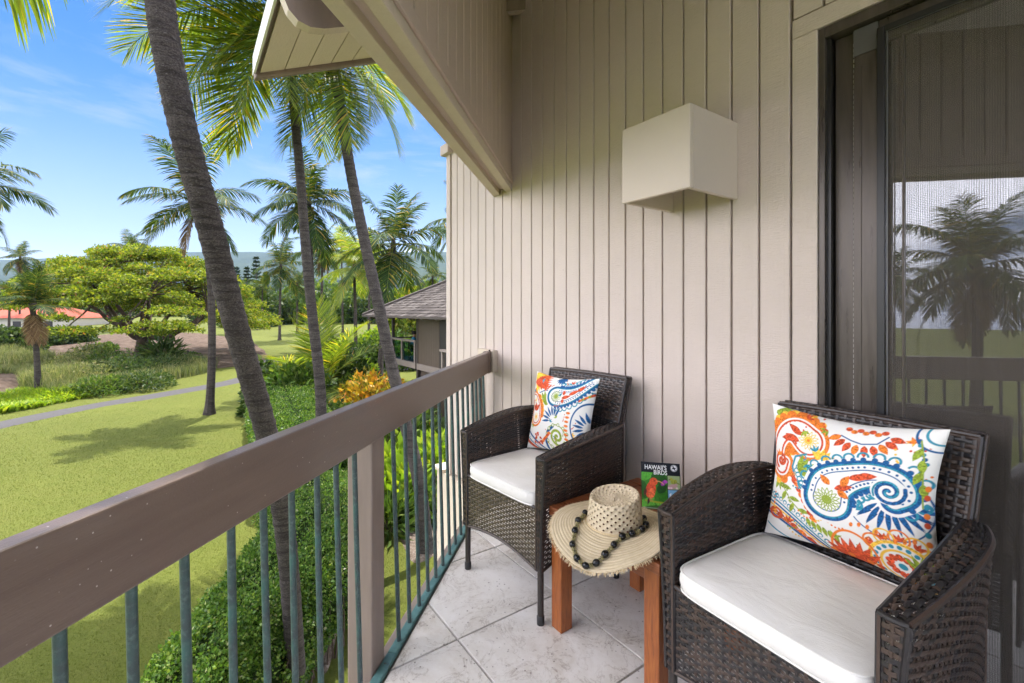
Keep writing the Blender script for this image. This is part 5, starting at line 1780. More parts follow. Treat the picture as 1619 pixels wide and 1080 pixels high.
# palms further off: (crown px, base px, depth, frond length, options)
def far_palm(label, cx, cy, bx, by, Y, L, nf, seed, **kw):
    g = ground(bx, by) if Y is None else Vector(((bx - CX) / FPX * Y, Y, float(gz((bx - CX) / FPX * Y, Y))))
    Yp = g.y
    m = at((cx * .4 + bx * .6), (cy * .5 + (HY + (CH - g.z) * FPX / Yp) * .5), Yp)
    return palm(label, [tuple(g), tuple(m), tuple(at(cx, cy, Yp))], .15, .10, L, nf, seed, False, **kw)
far_palm('palm with an open crown of drooping fronds behind the tall slim trunk', 488, 322, 499, 614, 27.0, 3.6, 20, 31, nuts=3)
far_palm('palm rising behind the grey shingle roof with upright centre fronds', 622, 388, 598, 600, 27.0, 3.9, 17, 44, nuts=4,
         elevs=[(74, 34), (58, 56), (42, 68), (22, 68), (2, 62), (-18, 50), (-42, 34)])
far_palm('middle distance palm left of the tall slim trunk, over the far lawn', 444, 420, 442, 530, 52.0, 3.6, 16, 12)
far_palm('yellow green palm between the tall trunk and the curved trunk', 560, 424, 563, 590, 36.0, 3.3, 18, 17, mat='frond_lime')
far_palm('palm behind the slim trunk with a brown skirt of dead fronds', 510, 392, 508, 560, 44.0, 3.2, 15, 19, dead=3)
far_palm('dark palm crown between the two trunks, far side of the lawn', 585, 400, 583, 540, 50.0, 3.4, 15, 23)
far_palm('young leaning palm left of the spreading tree with a brown skirt', 52, 482, 61, 626, 24.5, 2.1, 17, 27, dead=7,
         elevs=[(84, 10), (72, 25), (58, 50), (38, 70), (10, 60)])
far_palm('distant palm at the left edge below the hill line', 32, 408, 31, 500, 75.0, 3.3, 15, 29, dead=2)
far_palm('small distant palm left of the red roofed house', 16, 462, 14, 520, 62.0, 2.6, 13, 33)
far_palm('distant palm head showing above the spreading tree', 206, 392, 206, 520, 66.0, 3.3, 14, 37)
far_palm('palm half hidden behind the end of the board wall', 735, 350, 728, 560, 34.0, 3.6, 16, 41)
far_palm('low palm crown beyond the ridge of the shingle roof', 684, 438, 684, 540, 58.0, 2.3, 14, 43)
far_palm('palm left of the photograph edge with fronds reaching in over the hedge line', -62, 292, -75, 690, 17.5, 3.0, 17, 47)
far_palm('short palm in the shrubs under the far palms', 372, 470, 372, 540, 60.0, 2.6, 13, 49)
far_palm('palm in the far grove right of the conifers', 470, 450, 470, 540, 60.0, 3.0, 14, 53)
far_palm('palm in the far grove behind the yellow green palm', 540, 395, 542, 540, 62.0, 3.4, 14, 57, mat='frond_lime')
far_palm('palm in the far grove close to the curved trunk', 605, 432, 606, 545, 62.0, 2.8, 14, 59)
far_palm('small palm at the foot of the far grove', 415, 455, 414, 530, 70.0, 2.6, 13, 61)
# palms on the seaward lawn, seen only in the door glass
pr = Vector((-20.7, -9.1, -3.4))
palm('short palm on the seaward lawn, mirrored in the door glass', [tuple(pr), (-20.3, -9.0, -.2), (-20.8, -9.15, 3.0)], .2, .14, 3.6, 22, 71, False, dead=3)
pr = Vector((-39.6, -13.0, -3.4))
palm('distant palm on the seaward lawn, mirrored in the door glass', [tuple(pr), (-39.6, -13.1, 0), (-39.9, -13.0, 3.3)], .2, .14, 3.4, 18, 73, False)

# young palm with big low fronds in the garden, and paddle leaves round it
g17 = ground(506, 655)
palm('young trunkless palm with big arching yellow green fronds in the garden', [tuple(g17), (g17.x, g17.y, g17.z + .5), (g17.x, g17.y, g17.z + .9)], .16, .13, 3.9, 12, 63, True,
     [(84, 20), (70, 42), (54, 62), (32, 66), (14, 60)], mat='frond', group='palms of the garden bed')
# ------------------------------------------------------------------ hedges, shrubs and trees
def leaf_obj(name, V, F, mat, parent=None, loc=None):
    return link(name, np_mesh(name, V, F, mat), parent, loc)

def hedge(label, pts, leaf, dens, seed, mat='hedge'):
    """clipped hedge along ground points (x, y, half width, height)"""
    rng = np.random.default_rng(seed)
    P = spline(pts, 60)
    base = Vector((P[0][0], P[0][1], float(gz(P[0][0], P[0][1]))))
    root = empty('hedge', base, 0, label, 'hedge', 'clipped hedges below the railing')
    T = np.gradient(P[:, :2], axis=0); T /= np.linalg.norm(T, axis=1, keepdims=True)
    Nn = np.stack([-T[:, 1], T[:, 0]], 1)
    seglen = np.linalg.norm(np.diff(P[:, :2], axis=0), axis=1).sum()
    e = 2 / 3.2
    def surf(u, t, k=1.0):
        """u along 0..1, t around the section -90..+270 degrees"""
        i = np.clip(u * 59, 0, 58.999)
        a = i.astype(int); f = (i - a)[:, None]
        c = P[a] * (1 - f) + P[a + 1] * f
        n_ = Nn[a] * (1 - f) + Nn[a + 1] * f
        ends = np.clip(np.minimum(u, 1 - u) / .045, 0, 1) ** .5
        ca, sa = np.cos(t), np.sin(t)
        X = np.sign(ca) * np.abs(ca) ** e * c[:, 2] * k * (.35 + .65 * ends)
        Z = c[:, 3] * (.5 + .5 * np.sign(sa) * np.abs(sa) ** e * k * (.6 + .4 * ends))
        xy = c[:, :2] + n_ * X[:, None]
        return np.stack([xy[:, 0], xy[:, 1], gz(xy[:, 0], xy[:, 1]) + Z], -1), np.stack([n_[:, 0] * ca, n_[:, 1] * ca, sa], -1)
    area = seglen * (pts[0][2] * 2 + pts[0][3] * 2)
    n = int(area * dens)
    u = rng.uniform(0, 1, n); t = rng.uniform(-.6, math.pi + .6, n)
    Q, Nr = surf(u, t)
    bump = vnoise(Q, 1.9, seed) * .10 + vnoise(Q, 6.0, seed + 3) * .05
    Q = Q + Nr * (bump + rng.normal(-.02, .03, n))[:, None]
    V, F = leaf_quads(Q - np.array(base), Nr, leaf, .34, .75, rng, .75)
    leaf_obj('foliage', V, F, MAT[mat], root)
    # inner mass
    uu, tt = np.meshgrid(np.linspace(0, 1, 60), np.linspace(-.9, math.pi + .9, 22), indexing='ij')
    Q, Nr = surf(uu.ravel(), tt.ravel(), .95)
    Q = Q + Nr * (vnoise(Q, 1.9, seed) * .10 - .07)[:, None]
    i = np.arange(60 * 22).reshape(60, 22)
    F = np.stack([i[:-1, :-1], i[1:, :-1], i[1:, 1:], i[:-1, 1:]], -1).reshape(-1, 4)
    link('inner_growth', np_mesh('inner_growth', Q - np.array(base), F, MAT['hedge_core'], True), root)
    mb = MB()
    for k in range(int(seglen * 9)):
        uu = np.array([rng.uniform(0.02, .98)]); sd = rng.choice([-1, 1])
        q, nr = surf(uu, np.array([-.55 if sd > 0 else math.pi + .55]))
        x, y = q[0][0], q[0][1]
        zg = float(gz(x, y))
        mb.tube([(x - base.x, y - base.y, zg - .05 - base.z), (x + rng.normal(0, .05) - base.x, y + rng.normal(0, .05) - base.y, zg + .35 - base.z), (x + rng.normal(0, .1) - base.x, y + rng.normal(0, .1) - base.y, zg + .75 - base.z)], [.014, .011, .006], 5)
    mb.build('stem', MAT['tree_bark'], root, True)['kind'] = 'stuff'
    return root
hedge('long clipped hedge right below the railing beside the leaning palm trunk', [(-2.95, 3.2, .42, 1.35), (-2.98, 4.4, .42, 1.38), (-3.02, 5.5, .55, 1.4), (-3.0, 6.6, .82, 1.42), (-3.2, 7.8, .85, 1.4), (-4.2, 9.4, .9, 1.4)], .042, 3000, 1)
hedge('flat topped clipped hedge further out, behind the leaning palm trunk', [(-4.7, 10.4, 1.0, 1.5), (-5.7, 12.4, 1.05, 1.6), (-7.2, 15.0, 1.15, 1.65), (-8.9, 18.0, 1.2, 1.65), (-10.4, 20.8, 1.1, 1.65)], .055, 1500, 2)

def shrub(name, label, cat, c, rad, n, leaf, mat, seed, aspect=.3, lift=.7, group=None, shell=.55, stems=5, jit=.7, lobes=5, flat=False):
    """leafy shrub: leaves through the outer part of a lobed crown, stems from the ground"""
    rng = np.random.default_rng(seed)
    c = Vector(c); rx, ry, rz = rad
    root = empty(name, c, 0, label, cat, group)
    D = rng.normal(size=(n, 3)); D[:, 2] = np.abs(D[:, 2]) * (1 if not flat else .6) - .15
    D /= np.linalg.norm(D, axis=1, keepdims=True)
    lob = 1 + .22 * vnoise(D, 1.7, seed) + .16 * vnoise(D, 4.0, seed + 2)
    r = (shell + (1 - shell) * rng.uniform(0, 1, n) ** .5) * lob
    P = D * r[:, None] * np.array([rx, ry, rz])
    P[:, 2] = np.maximum(P[:, 2] + rz * .12, .02)
    V, F = leaf_quads(P, D, leaf, aspect, jit, rng, lift)
    leaf_obj('foliage', V, F, MAT[mat], root)
    mb = MB()
    for k in range(stems):
        a = rng.uniform(0, 6.28)
        mb.tube([(.06 * math.cos(a) * rx, .06 * math.sin(a) * ry, -.05), (.2 * math.cos(a) * rx, .2 * math.sin(a) * ry, rz * .4), (.45 * math.cos(a) * rx, .45 * math.sin(a) * ry, rz * .75)], [.03 * rx + .01, .022 * rx + .008, .006], 5)
    mb.build('stem', MAT['tree_bark'], root, True)['kind'] = 'stuff'
    return root

def G(px, py): return ground(px, py)

# garden bed between the hedge and the neighbouring house
def gat(px, Y): 
    x = (px - CX) / FPX * Y
    return Vector((x, Y, float(gz(x, Y))))
shrub('croton_shrub', 'orange and yellow croton bush above the railing', 'shrub', gat(588, 17.5), (1.55, 1.0, 1.85), 2600, .26, 'croton', 5, .24, 1.0, shell=.45)
shrub('croton_shrub', 'small yellow croton bush at the foot of the neighbouring house', 'shrub', gat(645, 17.0), (.85, .7, 1.7), 1300, .24, 'croton', 6, .24, 1.0, shell=.45)
shrub('leafy_shrub', 'bright green bush behind the orange croton', 'shrub', gat(572, 20.5), (1.6, 1.0, 1.5), 2600, .20, 'mid_leaf', 7, .4)
shrub('leafy_shrub', 'dark green bush between the hedge and the croton', 'shrub', gat(520, 16.0), (.95, .9, 1.25), 2300, .17, 'dark_leaf', 8, .38)
shrub('leafy_shrub', 'tall green thicket under the young palm', 'shrub', gat(470, 19.0), (1.6, 1.2, 2.1), 3800, .30, 'mid_leaf', 9, .26, 1.0, shell=.3)
shrub('leafy_shrub', 'dark thicket right of the young palm', 'shrub', gat(535, 22.0), (1.7, 1.2, 2.6), 3200, .34, 'dark_leaf', 10, .22, 1.1, shell=.3)
shrub('leafy_shrub', 'dark round shrub at the far end of the clipped hedge', 'shrub', gat(430, 20.5), (1.3, 1.1, 2.0), 2600, .28, 'dark_leaf', 11, .36)
shrub('leafy_shrub', 'yellow green shrub by the road behind the young palm', 'shrub', gat(552, 25.0), (1.6, 1.2, 1.9), 2600, .25, 'lime', 12, .35)
shrub('leafy_shrub', 'light green hedge shrub across the road', 'shrub', gat(612, 33.0), (3.2, 1.4, 2.1), 3600, .28, 'mid_leaf', 13, .42)
shrub('leafy_shrub', 'low lime shrub across the road', 'shrub', gat(595, 38.0), (2.2, 1.4, 2.2), 2400, .28, 'lime', 14, .42)
# below the railing, right of the post
for k, (px, Y, rr_, hh, mt, lb, ls, asp) in enumerate([
        (545, 11.5, .75, 1.15, 'mid_leaf', 'spiky light green plant just left of the railing post', .62, .07),
        (565, 9.9, .55, .8, 'dark_leaf', 'dark low plant by the end of the long hedge', .4, .10),
        (628, 12.5, .9, 1.9, 'mid_leaf', 'tall leafy plant right of the railing post, top of the bed', .34, .22),
        (612, 11.0, .8, 1.25, 'lime', 'lime leafed plant behind the railing post', .36, .20),
        (640, 10.6, .75, 1.0, 'lime', 'lime leafed plant in front of the curved trunk', .36, .20),
        (690, 11.2, .8, 1.35, 'lime', 'lime leafed plant beside the lower wall', .32, .22),
        (655, 13.2, 1.0, 1.7, 'dark_leaf', 'dark leafy plant under the neighbouring house wall', .32, .24),
        (682, 10.1, .4, .5, 'mid_leaf', 'small green plant in the pale mulch', .25, .2),
        (616, 9.6, .45, .55, 'mid_leaf', 'low strap leaved plant at the lawn edge', .42, .08)]):
    shrub('garden_plant', lb, 'plant', gat(px, Y), (rr_, rr_, hh), 900 if asp > .15 else 420, ls, mt, 40 + k, asp, 1.3, 'plants of the bed under the railing', .25, 4, .55)

# broad paddle leaves beside the young palm
def paddle_plant(label, c, specs, seed):
    root = empty('paddle_plant', c, 0, label, 'plant', 'broad leaved plants by the young palm')
    rng = random.Random(seed)
    for (az, L, w, e) in specs:
        V, F = [], []
        n = 12
        p = Vector((0, 0, 0)); th = R(e)
        mb = MB(); mb.tube([(0, 0, 0), (math.cos(R(e)) * .25, 0, math.sin(R(e)) * 1.0)], [.03, .018], 6)
        p = Vector((math.cos(R(e)) * .25, 0, math.sin(R(e)) * 1.0))
        for i in range(n + 1):
            f = i / n
            ww = w * math.sin(math.pi * min(1, f * .93 + .05)) ** .7
            V += [(p.x, p.y - ww, p.z + .12 * ww), (p.x, p.y, p.z), (p.x, p.y + ww, p.z + .12 * ww)]
            th -= R(95) / n * f
            p = p + Vector((math.cos(th), 0, math.sin(th))) * (L / n)
        for i in range(n):
            for q in range(2): F.append((3 * i + q, 3 * i + q + 1, 3 * i + q + 4, 3 * i + q + 3))
        b = len(mb.v)
        mb.add(V, F, 0)
        mb.build('paddle_leaf', MAT['paddle'], root, True, 80, rot=(0, 0, az))
c_ = gat(462, 18.4)
paddle_plant('cluster of broad paddle leaves left of the young palm', c_, [(2.9, 1.5, .34, 74), (3.6, 1.4, .30, 62), (2.2, 1.3, .30, 66), (4.6, 1.2, .30, 50), (1.2, 1.3, .28, 60), (5.4, 1.1, .26, 45)], 3)
c_ = gat(440, 20.0)
paddle_plant('pair of broad paddle leaves at the end of the hedge', c_, [(2.7, 1.4, .30, 70), (3.5, 1.3, .30, 52), (4.4, 1.2, .28, 60)], 4)

# spreading feathery tree beyond the path
tb_ = ground(222, 572)
tree = empty('spreading_tree', tb_, 0, 'wide spreading tree with flat yellow green crown beyond the path', 'tree')
rng = np.random.default_rng(77)
Yt = tb_.y
Rc = 9.3
cc = Vector(((236 - CX) / FPX * Yt - tb_.x, 0, 0))
ztop = CH + (490 - 392) / FPX * Yt - tb_.z
def crown_top(r, a=1.57):
    rim = .26 + .30 * max(0.0, -math.cos(a)) ** .7      # the rim stands higher on the left
    return ztop * (rim + (1 - rim) * (1 - min(1, r / Rc) ** 2.1)) 
pads = []
for k in range(215):
    a = rng.uniform(0, 2 * math.pi); r = Rc * math.sqrt(rng.uniform(0.0, 1.0)) * .97
    h = crown_top(r, a) - rng.uniform(.1, .9)
    pads.append((r * math.cos(a), r * math.sin(a) * .8, h, rng.uniform(.6, 1.15)))
for k in range(75):
    a = rng.uniform(0, 2 * math.pi); r = Rc * rng.uniform(.15, .9)
    h = crown_top(r, a) * rng.uniform(.42, .80)
    h = max(h, 3.6 if r < 6.2 else 2.3, 4.3 if r * math.cos(a) < -3.5 else 0, 4.5 if (math.sin(a) < .2 and r < 7) else 0)
    pads.append((r * math.cos(a), r * math.sin(a) * .8, h, rng.uniform(.5, .95)))
VV, FF, nb = [], [], 0
for (x, y, z, pr_) in pads:
    n = int(430 * pr_ * pr_)
    q = rng.normal(size=(n, 3)); q /= np.linalg.norm(q, axis=1, keepdims=True)
    q[:, 2] = np.where(q[:, 2] < -.2, -q[:, 2] * .4, q[:, 2])
    rr_ = rng.uniform(.4, 1.0, n) ** .5 * (1 + .25 * vnoise(q, 2.2, x))
    P = q * rr_[:, None] * np.array([pr_ * 1.1, pr_ * 1.1, .50 * pr_]) + np.array([x + cc.x, y, z])
    V, F = leaf_quads(P, q * np.array([.6, .6, 1.0]), .20, .28, .65, rng, .8)
    VV.append(V); FF.append(F + nb); nb += len(V)
leaf_obj('crown', np.concatenate(VV), np.concatenate(FF), MAT['monkeypod'], tree)
mb = MB()
mb.tube([(0, 0, -.3), (0, 0, .5), (.15, 0, 1.3), (.25, 0, 2.0)], [.62, .46, .42, .40], 14)
mb.build('trunk', MAT['tree_bark'], tree, True)
limbs = MB()
lr = random.Random(5)
def limb(p, q, r0, r1, sag=.0, n=7):
    p, q = Vector(p), Vector(q)
    pts, rad = [], []
    for i in range(n + 1):
        f = i / n
        v = p.lerp(q, f); v.z += sag * math.sin(math.pi * f)
        v += Vector((lr.uniform(-.12, .12), lr.uniform(-.12, .12), lr.uniform(-.1, .1))) * (1 if 0 < i < n else 0) * min(1.5, (q - p).length * .25)
        pts.append(tuple(v)); rad.append(r0 + (r1 - r0) * f)
    limbs.tube(pts, rad, 8)
    return [Vector(x) for x in pts]
main = []
for (a, r, zf) in ((2.9, 5.0, .62), (3.6, 4.6, .66), (2.3, 4.5, .70), (1.4, 4.2, .72), (.5, 5.0, .62), (-.25, 5.4, .52), (-1.0, 4.4, .66), (-1.9, 4.2, .68), (4.0, 3.0, .8)):
    q = (cc.x + r * math.cos(a), r * math.sin(a) * .8, crown_top(r, a) * zf + .2)
    main.append(limb((.2, 0, 1.7), q, .21, .09, -.5))
for (x, y, z, pr_) in pads[::2]:
    tgt = Vector((x + cc.x, y, z - .15))
    best = min((v for m_ in main for v in m_[3:]), key=lambda v: (v - tgt).length)
    limb(best, tgt, .075, .02, .15, 4)
limbs.build('limb', MAT['tree_bark'], tree, True)

# wild grass and low cover under the tree
def grass_field(name, outline, n, h0, h1, mat, seed, width=.022, lean=.35, kind='stuff', clump=40, zoff=0.0):
    rng = np.random.default_rng(seed)
    P = np.array([g2(*p) for p in outline])
    lo, hi = P.min(0), P.max(0)
    def inside(q):
        r = np.zeros(len(q), bool)
        j = len(P) - 1
        for i in range(len(P)):
            a, b = P[i], P[j]
            cnd = ((a[1] > q[:, 1]) != (b[1] > q[:, 1])) & (q[:, 0] < (b[0] - a[0]) * (q[:, 1] - a[1]) / (b[1] - a[1] + 1e-9) + a[0])
            r ^= cnd; j = i
        return r
    pts = np.zeros((0, 2))
    while len(pts) < n:
        cl = rng.uniform(lo, hi, (max(1, n // clump), 2))
        q = np.repeat(cl, clump, 0) + rng.normal(0, .28, (len(cl) * clump, 2))
        pts = np.vstack([pts, q[inside(q)]])
    pts = pts[:n]
    z = gz(pts[:, 0], pts[:, 1]) + zoff
    hn = vnoise(np.stack([pts[:, 0], pts[:, 1], z * 0], 1), .35, seed)
    h = (h0 + (h1 - h0) * np.clip(hn + .5, 0, 1)) * rng.uniform(.6, 1.15, n)
    a = rng.uniform(0, 2 * math.pi, n); ln = rng.uniform(.1, 1, n) * lean
    B = np.stack([pts[:, 0], pts[:, 1], z - .03], -1)
    d = np.stack([np.cos(a) * ln, np.sin(a) * ln, np.ones(n)], -1)
    side = np.stack([-np.sin(a), np.cos(a), np.zeros(n)], -1) * width * rng.uniform(.6, 1.3, n)[:, None]
    M1 = B + d * (h * .55)[:, None]
    T = B + d * (h)[:, None] * np.array([1.5, 1.5, .92])
    V = np.stack([B - side, B + side, M1 + side * .8, T, M1 - side * .8], 1).reshape(-1, 3)
    i = np.arange(n) * 5
    F = np.stack([i, i + 1, i + 2, i + 4], -1)
    F2 = np.stack([i + 4, i + 2, i + 3, i + 3], -1)
    faces = np.concatenate([np.stack([i, i + 1, i + 4], -1), np.stack([i + 1, i + 2, i + 4], -1), np.stack([i + 4, i + 2, i + 3], -1)])
    o = link(name, np_mesh(name, V, faces, MAT[mat]))
    if kind: o['kind'] = kind
    return o
grass_field('wild_grass', [(70, 628), (130, 628), (230, 610), (320, 592), (345, 582), (300, 586), (230, 588), (150, 588), (95, 578), (20, 560), (-60, 560), (-60, 600), (40, 596), (30, 620)], 30000, .5, 1.35, 'grass_tall', 3, .020)
grass_field('grass_tussocks', [(-80, 590), (0, 596), (90, 592), (140, 588), (80, 566), (20, 550), (-80, 545)], 9000, .6, 1.2, 'grass_tall', 5, .022)
grass_field('dark_ground_cover', [(80, 632), (150, 626), (240, 606), (335, 584), (340, 572), (250, 580), (180, 592), (110, 604)], 16000, .25, .75, 'dark_leaf', 7, .035, .8)
grass_field('lime_ground_cover', [(-120, 660), (0, 655), (60, 645), (140, 628), (135, 617), (70, 616), (40, 622), (0, 632), (-120, 640)], 15000, .25, .62, 'lime', 9, .05, .9)
shrub('fan_leaf_shrub', 'dark fan leaved shrub at the foot of the spreading tree', 'shrub', ground(258, 578), (1.3, 1.2, 1.7), 700, .8, 'dark_leaf', 61, .10, 1.4, shell=.1)
shrub('leafy_shrub', 'dark green shrub left of the red roofed house', 'shrub', ground(8, 562), (2.6, 2.2, 2.1), 5200, .3, 'dark_leaf', 62, .42)
shrub('leafy_shrub', 'dark green shrub in front of the red roofed house', 'shrub', ground(108, 545), (2.6, 2.2, 1.55), 4200, .3, 'dark_leaf', 63, .42)
shrub('leafy_shrub', 'small bush on the bare bank behind the spreading tree', 'shrub', ground(165, 560), (1.2, 1.0, .9), 900, .22, 'mid_leaf', 64, .4)
shrub('leafy_shrub', 'tiny bush beside the short garden lamp', 'shrub', ground(305, 566), (.5, .4, .45), 350, .16, 'mid_leaf', 65, .4)
shrub('leafy_shrub', 'grey green bush on the bank below the young palm', 'shrub', ground(140, 575), (1.6, 1.3, 1.3), 1500, .25, 'grass_tall', 66, .2)
for k, (px, py, rr_, hh, mt, asp, lb) in enumerate([
        (150, 606, 1.7, 1.15, 'grass_tall', .16, 'pale wild bush in the tall grass below the young palm'),
        (205, 600, 1.9, 1.25, 'dark_leaf', .2, 'dark wild bush in the tall grass left of the tree trunk'),
        (250, 592, 1.8, 1.1, 'dark_leaf', .2, 'dark wild bush in the tall grass in front of the tree trunk'),
        (118, 590, 1.6, 1.3, 'grass_tall', .16, 'tall pale wild bush at the left of the tall grass'),
        (178, 588, 1.7, 1.4, 'mid_leaf', .18, 'green wild bush in the middle of the tall grass'),
        (300, 584, 1.4, .85, 'dark_leaf', .2, 'low dark wild bush at the right end of the tall grass'),
        (85, 612, 1.3, 1.0, 'grass_tall', .16, 'pale wild bush close to the young palm trunk'),
        (160, 622, 1.5, .8, 'mid_leaf', .2, 'low green wild bush beside the lime ground cover'),
        (225, 614, 1.7, .8, 'dark_leaf', .2, 'low dark wild bush along the lawn edge')]):
    shrub('wild_bush', lb, 'bush', ground(px, py), (rr_, rr_, hh), 1900, .20, mt, 300 + k, asp, .9, 'wild bushes in the tall grass', .35, 4, .75)
# short garden lamp on the bank
lp = empty('garden_lamp', ground(297, 570), 0, 'short dark garden lamp post on the bare bank right of the spreading tree', 'garden lamp')
mb = MB(); mb.tube([(0, 0, 0), (0, 0, .62)], .035, 8); mb.build('post', MAT['dark'], lp, True)
mb = MB(); mb.lathe([(.05, .62), (.10, .66), (.10, .72), (.02, .80)], 10); mb.build('lamp_head', MAT['dark'], lp, True)

# dark timber bollards by the road
for px, Y, lab, hgt in ((602, 29.0, 'dark timber post by the road, nearest the neighbouring house', 1.9), (561, 26.0, 'dark palm stump by the road left of the croton bush', 2.2)):
    o = empty('timber_post', gat(px, Y), 0, lab, 'post')
    mb = MB(); mb.tube([(0, 0, -.1), (.02, 0, hgt * .5), (0, 0, hgt)], [.17, .15, .14] if px > 600 else [.24, .20, .18], 10); mb.build('shaft', MAT['nb_dark'], o, True)
    mb = MB(); mb.lathe([(.15, hgt + .001), (.19, hgt + .02), (.19, hgt + .08), (.06, hgt + .14)], 10); mb.build('cap', MAT['nb_dark'], o, True)

# far grove: broadleaf trees and conifers behind the palms
far = [(395, 75, 4.5, 6.5, 'dark_leaf', 'dark round tree at the left of the far grove'), (432, 82, 4.2, 5.0, 'dark_leaf', 'dark bush tree behind the far lawn, left of the slim trunk'),
       (468, 88, 5.0, 6.5, 'mid_leaf', 'green tree of the far grove behind the slim trunk'), (515, 84, 5.2, 7.2, 'mid_leaf', 'tall green tree of the far grove between the trunks'),
       (552, 90, 5.2, 6.0, 'dark_leaf', 'dark tree of the far grove left of the curved trunk'), (590, 86, 5.0, 5.2, 'dark_leaf', 'dark shrubby tree of the far grove near the roof corner'),
       (625, 96, 5.0, 6.0, 'mid_leaf', 'green tree showing past the corner of the shingle roof'), (655, 62, 4.0, 5.8, 'monkeypod', 'yellow green tree above the slope of the shingle roof'),
       (692, 70, 4.2, 6.4, 'mid_leaf', 'green tree beyond the ridge of the shingle roof'), (345, 95, 6.0, 6.0, 'dark_leaf', 'dark tree behind the right of the spreading tree'),
       (275, 120, 7.5, 6.5, 'mid_leaf', 'green tree far behind the spreading tree'), (180, 118, 7.0, 6.2, 'dark_leaf', 'dark tree far behind the spreading tree, left part'),
       (95, 112, 6.0, 5.8, 'mid_leaf', 'green tree behind the red roofed house'), (0, 105, 6.5, 5.5, 'mid_leaf', 'green tree at the left edge behind the red roofed house'), (-70, 100, 6.5, 6.5, 'dark_leaf', 'dark tree left of the picture behind the red roofed house')]
for k, (px, Y, rr_, hh, mt, lb) in enumerate(far):
    shrub('broadleaf_tree', lb, 'tree', gat(px, Y), (rr_, rr_ * .8, hh), 2600, .62, mt, 100 + k, .42, .7, 'broadleaf trees of the far grove', .5, 5)
def conifer(label, px, Y, h, seed):
    c = gat(px, Y)
    root = empty('conifer', c, 0, label, 'tree', 'conifers on the skyline')
    rng = np.random.default_rng(seed)
    mb = MB(); mb.tube([(0, 0, -.2), (0, 0, h)], [.28, .03], 7); mb.build('trunk', MAT['tree_bark'], root, True)
    n = 1700
    t = rng.uniform(.06, 1, n); a = rng.integers(0, 6, n) * 1.047 + np.floor(t * 16) * .5 + rng.normal(0, .10, n)
    tt = np.floor(t * 16) / 16
    r = rng.uniform(0, 1, n) * (1.02 - tt) * h * .19
    P = np.stack([r * np.cos(a), r * np.sin(a), tt * h + r * .22 + rng.normal(0, .10, n)], -1)
    D = np.stack([np.cos(a), np.sin(a), np.full(n, .5)], -1)
    V, F = leaf_quads(P, D, .62, .22, .35, rng, 1.0)
    leaf_obj('foliage', V, F, MAT['pine'], root)
for k, (px, Y, h, lb) in enumerate(((405, 115, 15.5, 'tallest dark conifer on the skyline left of the slim trunk'), (390, 118, 13.0, 'dark conifer just left of the tallest one'), (420, 122, 12.0, 'dark conifer just right of the tallest one'), (374, 112, 12.5, 'dark conifer beside the spreading tree'), (152, 150, 19.5, 'far conifer tip above the spreading tree'))):
    conifer(lb, px, Y, h, 200 + k)

# near lawn: standing blades
def lawn_blades():
    rng = np.random.default_rng(4)
    n = 330000
    Y = 4.0 + 30.0 * rng.uniform(0, 1, n) ** 2.0
    keep = rng.uniform(0, 1, n) > np.clip((Y - 13) / 20, 0, 1)
    Y = Y[keep]; n = len(Y)
    px = rng.uniform(-30, 700, n)
    X = (px - CX) / FPX * Y
    a = rng.uniform(0, 2 * math.pi, n)
    h = rng.uniform(.012, .026, n) * (1 + .5 * np.clip((Y - 6) / 8, 0, 1))
    w = rng.uniform(.0018, .0036, n) * (1 + .9 * np.clip((Y - 6) / 8, 0, 1))
    B = np.stack([X, Y, gz(X, Y) - .003], -1)
    s_ = np.stack([np.cos(a), np.sin(a), a * 0], -1) * w[:, None]
    T = B + np.stack([rng.normal(0, .011, n), rng.normal(0, .011, n), h], -1)
    V = np.stack([B - s_, B + s_, T], 1).reshape(-1, 3)
    o = link('lawn_grass', np_mesh('lawn_grass', V, np.arange(3 * n).reshape(n, 3), MAT['lawn_blade']))
    o['kind'] = 'stuff'
lawn_blades()
# ------------------------------------------------------------------ neighbouring house
F0 = at(661, 560, 19.0); F0.z = 0
NBM = Matrix.Translation(Vector((F0.x, F0.y, 0))) @ Matrix.Rotation(WR, 4, 'Z')
nb = empty('neighbour_house', (F0.x, F0.y, 0), WR, 'brown two storey neighbouring house with a grey shingle hip roof and a corner balcony', 'house')
FZ, EZ = -1.0, .93                    # upper floor and eave heights
def nbox(name, x0, x1, y0, y1, z0, z1, mat, bevel=0.0, parent=nb):
    mb = MB(); mb.box(x0, x1, y0, y1, z0, z1)
    return mb.build(name, MAT[mat], parent, bevel=bevel)
LX, GZ = 9.0, -3.45
# walls: boards upstairs
bw_ = nbox('wall', 0.0, LX, .03, .2, FZ, EZ + .25, 'nb_dark')
x = .02
while x < 1.95:
    nbox('board', x, x + .150, .0, .0295, FZ + .001, EZ + .2, 'nb_wall', parent=bw_); x += .158
nbox('corner_post', -.14, .015, -.02, .2, GZ, EZ + .2, 'nb_dark')
nbox('wall', -.02, LX, .10, .3, GZ, FZ - .26, 'nb_wall')
nbox('wall', -.001, .15, .21, 4.5, FZ, EZ + .2, 'nb_dark')
nbox('wall', -.02, .15, .301, 4.5, GZ, FZ - .26, 'nb_dark')
nbox('floor_band', -.05, LX, -.04, .10, FZ - .25, FZ - .002, 'nb_trim')
nbox('foundation_band', -.1, LX, -.5, -.36, GZ, GZ + .35, 'nb_trim')
